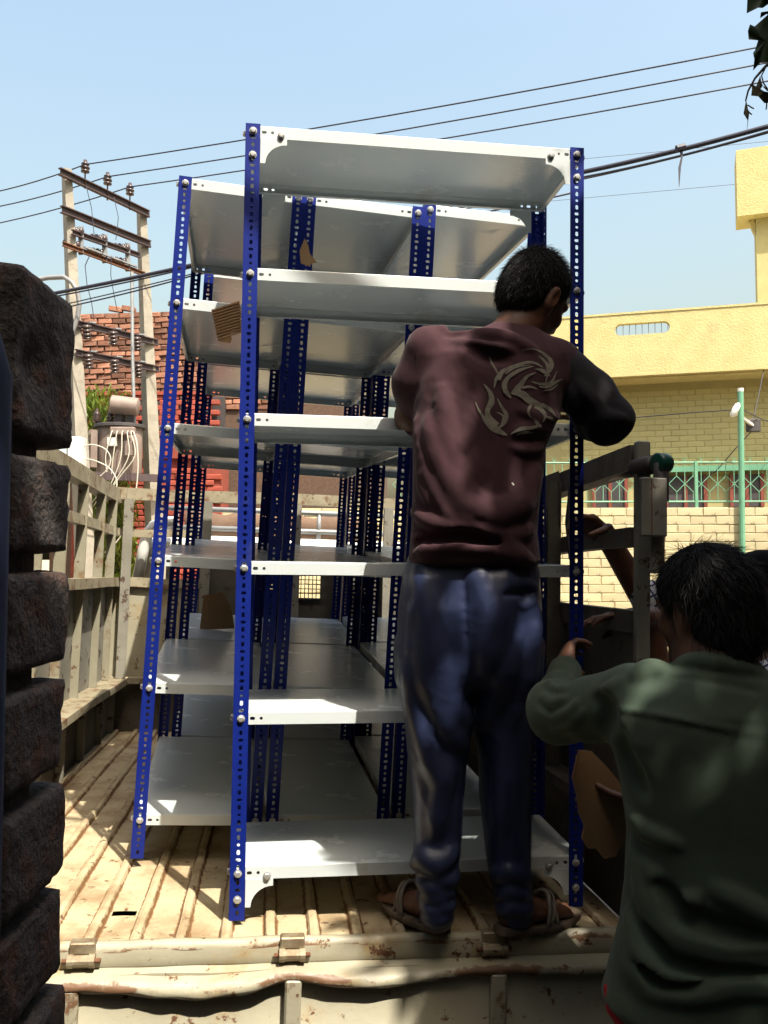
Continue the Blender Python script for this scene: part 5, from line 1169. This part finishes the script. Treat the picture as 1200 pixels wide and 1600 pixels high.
# hair
hr_, hf_, hu_ = basis(HF, V(.10, -.28, 1)); hR = np.stack([hr_, hf_, hu_], 1)
Hs = Solid(); hc = HC + hu_*.026 - hf_*.014; Hs.ell(hc, V(.080, .101, .092), hR, .01); Hs.ell(HC - hf_*.045 - hu_*.035, V(.066, .050, .060), hR, .05); Hs.plane(HC + hf_*.055 + hu_*.02, hf_*1 - hu_*.75, .02)
for e in (-1, 1): Hs.ell(HC + hr_*e*.083 + hf_*.0 - hu_*.022, V(.03, .026, .034), hR, .012, -1)
cap = Hs.build('hair', 'scalp', root, .005)
hairs(root, cap, 9000, .021, .0006, lambda p, n_: -hu_*.8 + hf_*1.1*max(0, (p - HC) @ hu_*10 - .3) + V(.15, 0, 0), lambda p, n_: n_ @ hf_ < .75 or n_ @ hu_ > .4, lift=lambda p, n_: .30 + 1.5*max(0, n_ @ hu_ - .25), seed=5)
# ================= man in the olive shirt, seen from behind at lower right
Y2 = 1.75
root = empty('person', 'man in olive green shirt seen from behind, reaching left to hold the rack post', 'person', loc=tuple(px(1110, 900, Y2)*V(1, 1, 0)))
HC2 = px(1103, 945, 1.78); HF2 = V(-.45, .88, -.12); UP2 = V(-.05, -.10, 1)
B2 = Solid(); head(B2, HC2, HF2, UP2, 1.08)
B2.chain([HC2 + V(.01, -.02, -.05), px(1112, 1040, 1.74), px(1115, 1085, 1.74)], [.066, .066, .075], .03)
B2.stack([(1080, 1020, 1220, Y2, .07), (1150, 990, 1250, Y2, .09), (1300, 1005, 1250, Y2, .095), (1450, 1010, 1260, Y2, .095), (1600, 1000, 1280, Y2, .10), (1680, 1000, 1285, Y2, .10)], .03)
s2, e2, w2 = px(985, 1100, 1.80), px(872, 1118, 1.95), px(882, 1050, 2.24)
B2.chain([s2, e2, w2], [.052, .040, .029], .02)
hand(B2, w2, px(886, 1000, 2.36) - w2, V(.75, .6, .1), 1, .7, 1.05)
s2r, e2r, w2r = px(1262, 1110, 1.78), px(1290, 1260, 1.95), px(1040, 1262, 2.03); B2.chain([s2r, e2r, w2r], [.052, .040, .029], .02)
hand(B2, w2r, px(930, 1238, 2.08) - w2r, V(0, .3, 1), -1, .25, 1.0)
for (h_, k_, a_) in ((px(1060, 1620, Y2), px(1050, 1960, Y2 - .02), px(1045, 2330, Y2)), (px(1220, 1620, Y2), px(1230, 1960, Y2 - .02), px(1235, 2330, Y2))):
    a_[2] = .10; k_[2] = .50; B2.chain([h_, k_, a_], [.075, .052, .040], .03); foot(B2, V(a_[0], a_[1] - .05, .012), V(a_[0] - .04, a_[1] + .19, .012), a_)
B2.build('body', 'skin', root, .0058)
S2 = Solid()
S2.stack([(1018, 1072, 1150, 1.745, .060), (1034, 1058, 1178, 1.745, .072), (1054, 1022, 1204, 1.745, .088), (1075, 985, 1245, 1.75, .105), (1105, 962, 1285, 1.75, .122), (1150, 956, 1300, 1.75, .128), (1220, 972, 1300, 1.75, .130), (1300, 984, 1296, 1.75, .130), (1380, 981, 1296, 1.745, .130), (1450, 972, 1300, 1.74, .132), (1520, 955, 1308, 1.735, .138), (1562, 944, 1315, 1.73, .142), (1615, 990, 1315, 1.73, .140)], .025, 2.4)
S2.chain([px(988, 1098, 1.79), px(925, 1108, 1.87), e2, px(862, 1100, 1.99)], [.080, .064, .060, .053], .025); S2.chain([px(868, 1110, 1.97), px(874, 1085, 2.12), w2 + (w2 - e2)*.0], [.060, .048, .042], .02)
S2.chain([px(1265, 1105, 1.77), e2r, px(1180, 1262, 2.0)], [.080, .064, .050], .025)
for pts, r, k, dp, sg in (
    ([(1058, 1040), (1085, 1033), (1130, 1038), (1185, 1050)], .020, .008, .25, 1), ([(1050, 1058), (1085, 1058), (1130, 1066), (1190, 1080)], .008, .006, -.5, -1),
    ([(966, 1108), (1020, 1116), (1090, 1132), (1150, 1144), (1215, 1152)], .006, .006, .5, 1), ([(966, 1115), (1020, 1123), (1090, 1139), (1150, 1151), (1215, 1159)], .004, .005, -.8, -1),
    ([(995, 1058), (1018, 1050), (1040, 1052)], .018, .02, .1, 1), ([(856, 1066), (868, 1078), (886, 1078)], .009, .010, .35, 1), ([(846, 1088), (866, 1100), (888, 1092)], .010, .010, .35, 1), ([(842, 1112), (866, 1124), (895, 1112), (905, 1098)], .010, .010, .35, 1), ([(862, 1142), (890, 1136), (915, 1112)], .009, .010, .35, 1), ([(930, 1084), (950, 1080), (968, 1064)], .009, .012, .35, 1), ([(958, 1075), (962, 1105), (956, 1140)], .005, .006, .4, 1),
    ([(932, 1090), (946, 1112), (942, 1142)], .009, .03, -.6, -1),
    ([(992, 1320), (1008, 1390), (1040, 1450), (1080, 1470), (1140, 1478), (1210, 1480)], .014, .020, .2, 1), ([(996, 1380), (1020, 1440), (1060, 1480), (1120, 1500), (1210, 1508)], .012, .018, .25, 1), ([(985, 1430), (1000, 1490), (1030, 1525), (1090, 1535), (1210, 1530)], .015, .022, .2, 1), ([(975, 1440), (985, 1510), (1012, 1548)], .012, .018, .3, 1),
    ([(1012, 1350), (1040, 1400), (1065, 1418), (1085, 1405)], .012, .02, .2, 1), ([(1030, 1380), (1070, 1430), (1130, 1455), (1210, 1460)], .012, .022, -.3, -1), ([(1010, 1440), (1050, 1500), (1130, 1520), (1210, 1520)], .010, .016, -.5, -1), ([(1000, 1500), (1040, 1545), (1120, 1548), (1210, 1545)], .011, .016, -.5, -1), ([(1010, 1555), (1080, 1560), (1150, 1545), (1210, 1552)], .012, .018, .2, 1), ([(985, 1270), (1010, 1300), (1060, 1320)], .008, .02, .2, 1), ([(1120, 1390), (1170, 1420), (1215, 1440)], .012, .024, .2, 1), ([(962, 1150), (975, 1190), (1000, 1230)], .012, .03, -.2, -1)):
    S2.ridge(pts, r, k, dp, sg)
S2.commit(); S2.build('shirt', 'olive', root, .0062, 1, clothnoise(.0026, 30, 9))
P2 = Solid(); P2.stack([(1570, 1005, 1290, 1.75, .118), (1640, 1000, 1290, 1.75, .13), (1700, 1000, 1290, 1.75, .125)], .02)
for xx in (1062, 1225):
    a, b = px(xx, 1690, Y2), px(xx, 1690, Y2); b[2] = .09; k_ = (a + b)/2; k_[1] -= .01; P2.chain([a, k_, b], [.10, .082, .066], .03)
P2.build('trousers', 'jeans', root, .009, 1)
W2 = Solid(); W2.chain([px(952, 1545, 1.74), px(966, 1572, 1.72), px(985, 1592, 1.70), px(1010, 1610, 1.69)], [.012, .020, .022, .02], .02); W2.chain([px(985, 1592, 1.70), px(1000, 1640, 1.70)], [.02, .02], .02); W2.build('red_waist_cloth', 'red', root, .005, 1)
m = MB(); mid = w2 + (px(886, 1000, 2.36) - w2)*.02; ax = (px(886, 1000, 2.36) - w2); ax /= np.linalg.norm(ax); r1 = np.cross(ax, V(0, 1, 0)); r1 /= np.linalg.norm(r1); r2_ = np.cross(ax, r1)
m.tube([mid + (r1*math.cos(t) + r2_*math.sin(t))*.036 for t in np.linspace(0, 2*math.pi, 25)], .0028, 6); m.build('bracelet', M['zinc'], root, world=True, smooth=True)
r_, f_, u_ = basis(HF2, UP2); R2 = np.stack([r_, f_, u_], 1)
Hs = Solid(); hc2 = HC2 + u_*.026 - f_*.012; Hs.ell(hc2, V(.094, .112, .102), R2, .01); Hs.ell(HC2 - f_*.05 - u_*.055, V(.085, .065, .07), R2, .04); Hs.plane(HC2 + f_*.065 + u_*.02, f_*1 - u_*.6, .02)
for e in (-1, 1): Hs.ell(HC2 + r_*e*.095 + f_*.008 - u_*.028, V(.032, .034, .04), R2, .015, -1)
cap = Hs.build('hair', 'scalp', root, .006)
hairs(root, cap, 6500, .042, .0008, lambda p, n_: -u_*1.0 - f_*.35*max(0, n_ @ u_) + r_*.2*math.sin(p[0]*60), lambda p, n_: n_ @ f_ < .7 or n_ @ u_ > .4, lift=.16, curl=.08, seed=8)
m = MB()
for (x0, y0, x1, y1, x2, y2) in ((1098, 856, 1102, 848, 1112, 853), (1112, 858, 1116, 849, 1128, 853), (1120, 856, 1132, 850, 1150, 858), (1135, 856, 1155, 858, 1170, 872), (1128, 858, 1150, 862, 1166, 874), (1085, 858, 1090, 852, 1099, 856), (1022, 888, 1016, 893, 1013, 902), (1030, 868, 1022, 878, 1020, 886), (1145, 862, 1160, 866, 1172, 880)):
    m.tube([px(x0, y0 + 4, 1.76), px((x0+x1)/2, (y0+y1)/2, 1.755), px(x1, y1, 1.75), px((x1+x2)/2, (y1+y2)/2 - .5, 1.75), px(x2, y2, 1.75)], [.0014, .0013, .0012, .001, .0006], 5)
m.build('hair_wisp', M['hair'], root, world=True)

# ================= man in the checked shirt beyond the truck side
Y3 = 2.78
root = empty('person', 'man in blue checked shirt half hidden beyond the truck side, gripping its rails', 'person', loc=tuple(px(1195, 900, Y3)*V(1, 1, 0)))
HC3 = px(1186, 920, Y3 + .02); HF3 = V(-.9, .1, -.1)
B3 = Solid(); head(B3, HC3, HF3, V(0, 0, 1), 1.0); B3.chain([HC3 + V(.01, 0, -.06), px(1190, 1000, Y3), px(1192, 1030, Y3)], [.058, .055, .065], .03)
B3.stack([(1020, 1130, 1250, Y3, .08), (1100, 1125, 1255, Y3, .10), (1250, 1130, 1255, Y3, .10), (1400, 1130, 1255, Y3, .11), (1450, 1130, 1255, Y3, .11)], .03)
sL, eL, wL = px(1130, 1010, Y3), px(1024, 965, 2.72), px(950, 842, 2.62)
B3.chain([sL, eL, wL], [.052, .046, .033], .02); hand(B3, wL, px(902, 806, 2.58) - wL, V(-.2, -.6, -1), 1, 1.0, 1.12)
sR, eR, wR = px(1140, 1040, Y3 - .10), px(1026, 1050, 2.56), px(1000, 964, 2.50)
B3.chain([sR, eR], [.050, .046], .02); B3.chain([px(1016, 965, 2.56), px(1024, 1052, 2.57)], [.034, .047], .02); B3.chain([px(1014, 968, 2.55), wR], [.034, .027], .02); hand(B3, wR, px(940, 962, 2.50) - wR, V(-.1, -.2, -1), -1, .35, 1.0)
for xx in (1160, 1225):
    a = px(xx, 1430, Y3); k_ = a.copy(); k_[2] = .50; b = a.copy(); b[2] = .10; B3.chain([a, k_, b], [.07, .05, .038], .03); foot(B3, V(b[0] + .05, b[1], .012), V(b[0] - .19, b[1] + .03, .012), b)
B3.build('body', 'skin', root, .0062)
S3 = Solid(); S3.stack([(1014, 1160, 1222, Y3, .065), (1032, 1140, 1240, Y3, .09), (1070, 1118, 1290, Y3, .115), (1200, 1115, 1300, Y3, .125), (1400, 1112, 1300, Y3, .13), (1440, 1110, 1300, Y3, .13)], .03)
S3.chain([sL, px(1060, 980, 2.74), px(1022, 945, 2.68), px(1014, 934, 2.66)], [.075, .066, .058, .056], .02); S3.chain([sR, px(1075, 1040, 2.62)], [.072, .06], .02)
S3.ridge([(1006, 920), (1016, 945), (1022, 962)], .010, .014, .2, 1).ridge([(1168, 1034), (1180, 1052), (1196, 1070)], .010, .012, .3, 1).ridge([(1170, 1050), (1190, 1060), (1200, 1062)], .008, .012, -.3, -1).commit()
S3.build('shirt', 'check', root, .0062, 1, clothnoise(.0024, 30, 12))
P3 = Solid(); P3.stack([(1400, 1118, 1262, Y3, .12), (1460, 1118, 1262, Y3, .12)], .02)
for xx in (1160, 1225):
    a = px(xx, 1450, Y3); b = a.copy(); b[2] = .08; P3.chain([a, (a+b)/2, b], [.095, .08, .065], .03)
P3.build('trousers', 'jeans', root, .009, 1)
r3, f3, u3 = basis(HF3, V(0, 0, 1)); R3 = np.stack([r3, f3, u3], 1); Hs = Solid(); hc3 = HC3 + u3*.03 - f3*.012; Hs.ell(hc3, V(.084, .108, .096), R3, .01); Hs.ell(HC3 - f3*.05 - u3*.04, V(.07, .055, .06), R3, .03); Hs.plane(HC3 + f3*.065 + u3*.02, f3 - u3*.6, .02)
for e in (-1, 1): Hs.ell(HC3 + r3*e*.083 - u3*.025, V(.028, .03, .036), R3, .012, -1)
Hs.build('hair', 'scalp', root, .006)
# cardboard held by the olive-shirted man
def dd(x, y): return 2.06 + (x - 940)*.0008
cardboard('torn_cardboard', 'large torn cardboard sheet held low beside the olive shirted man', [(905, 1172), (925, 1174), (950, 1200), (980, 1238), (990, 1262), (985, 1292), (977, 1310), (962, 1338), (945, 1342), (932, 1326), (920, 1326), (910, 1310), (914, 1290), (905, 1270), (903, 1245), (895, 1215)], dd, .005)
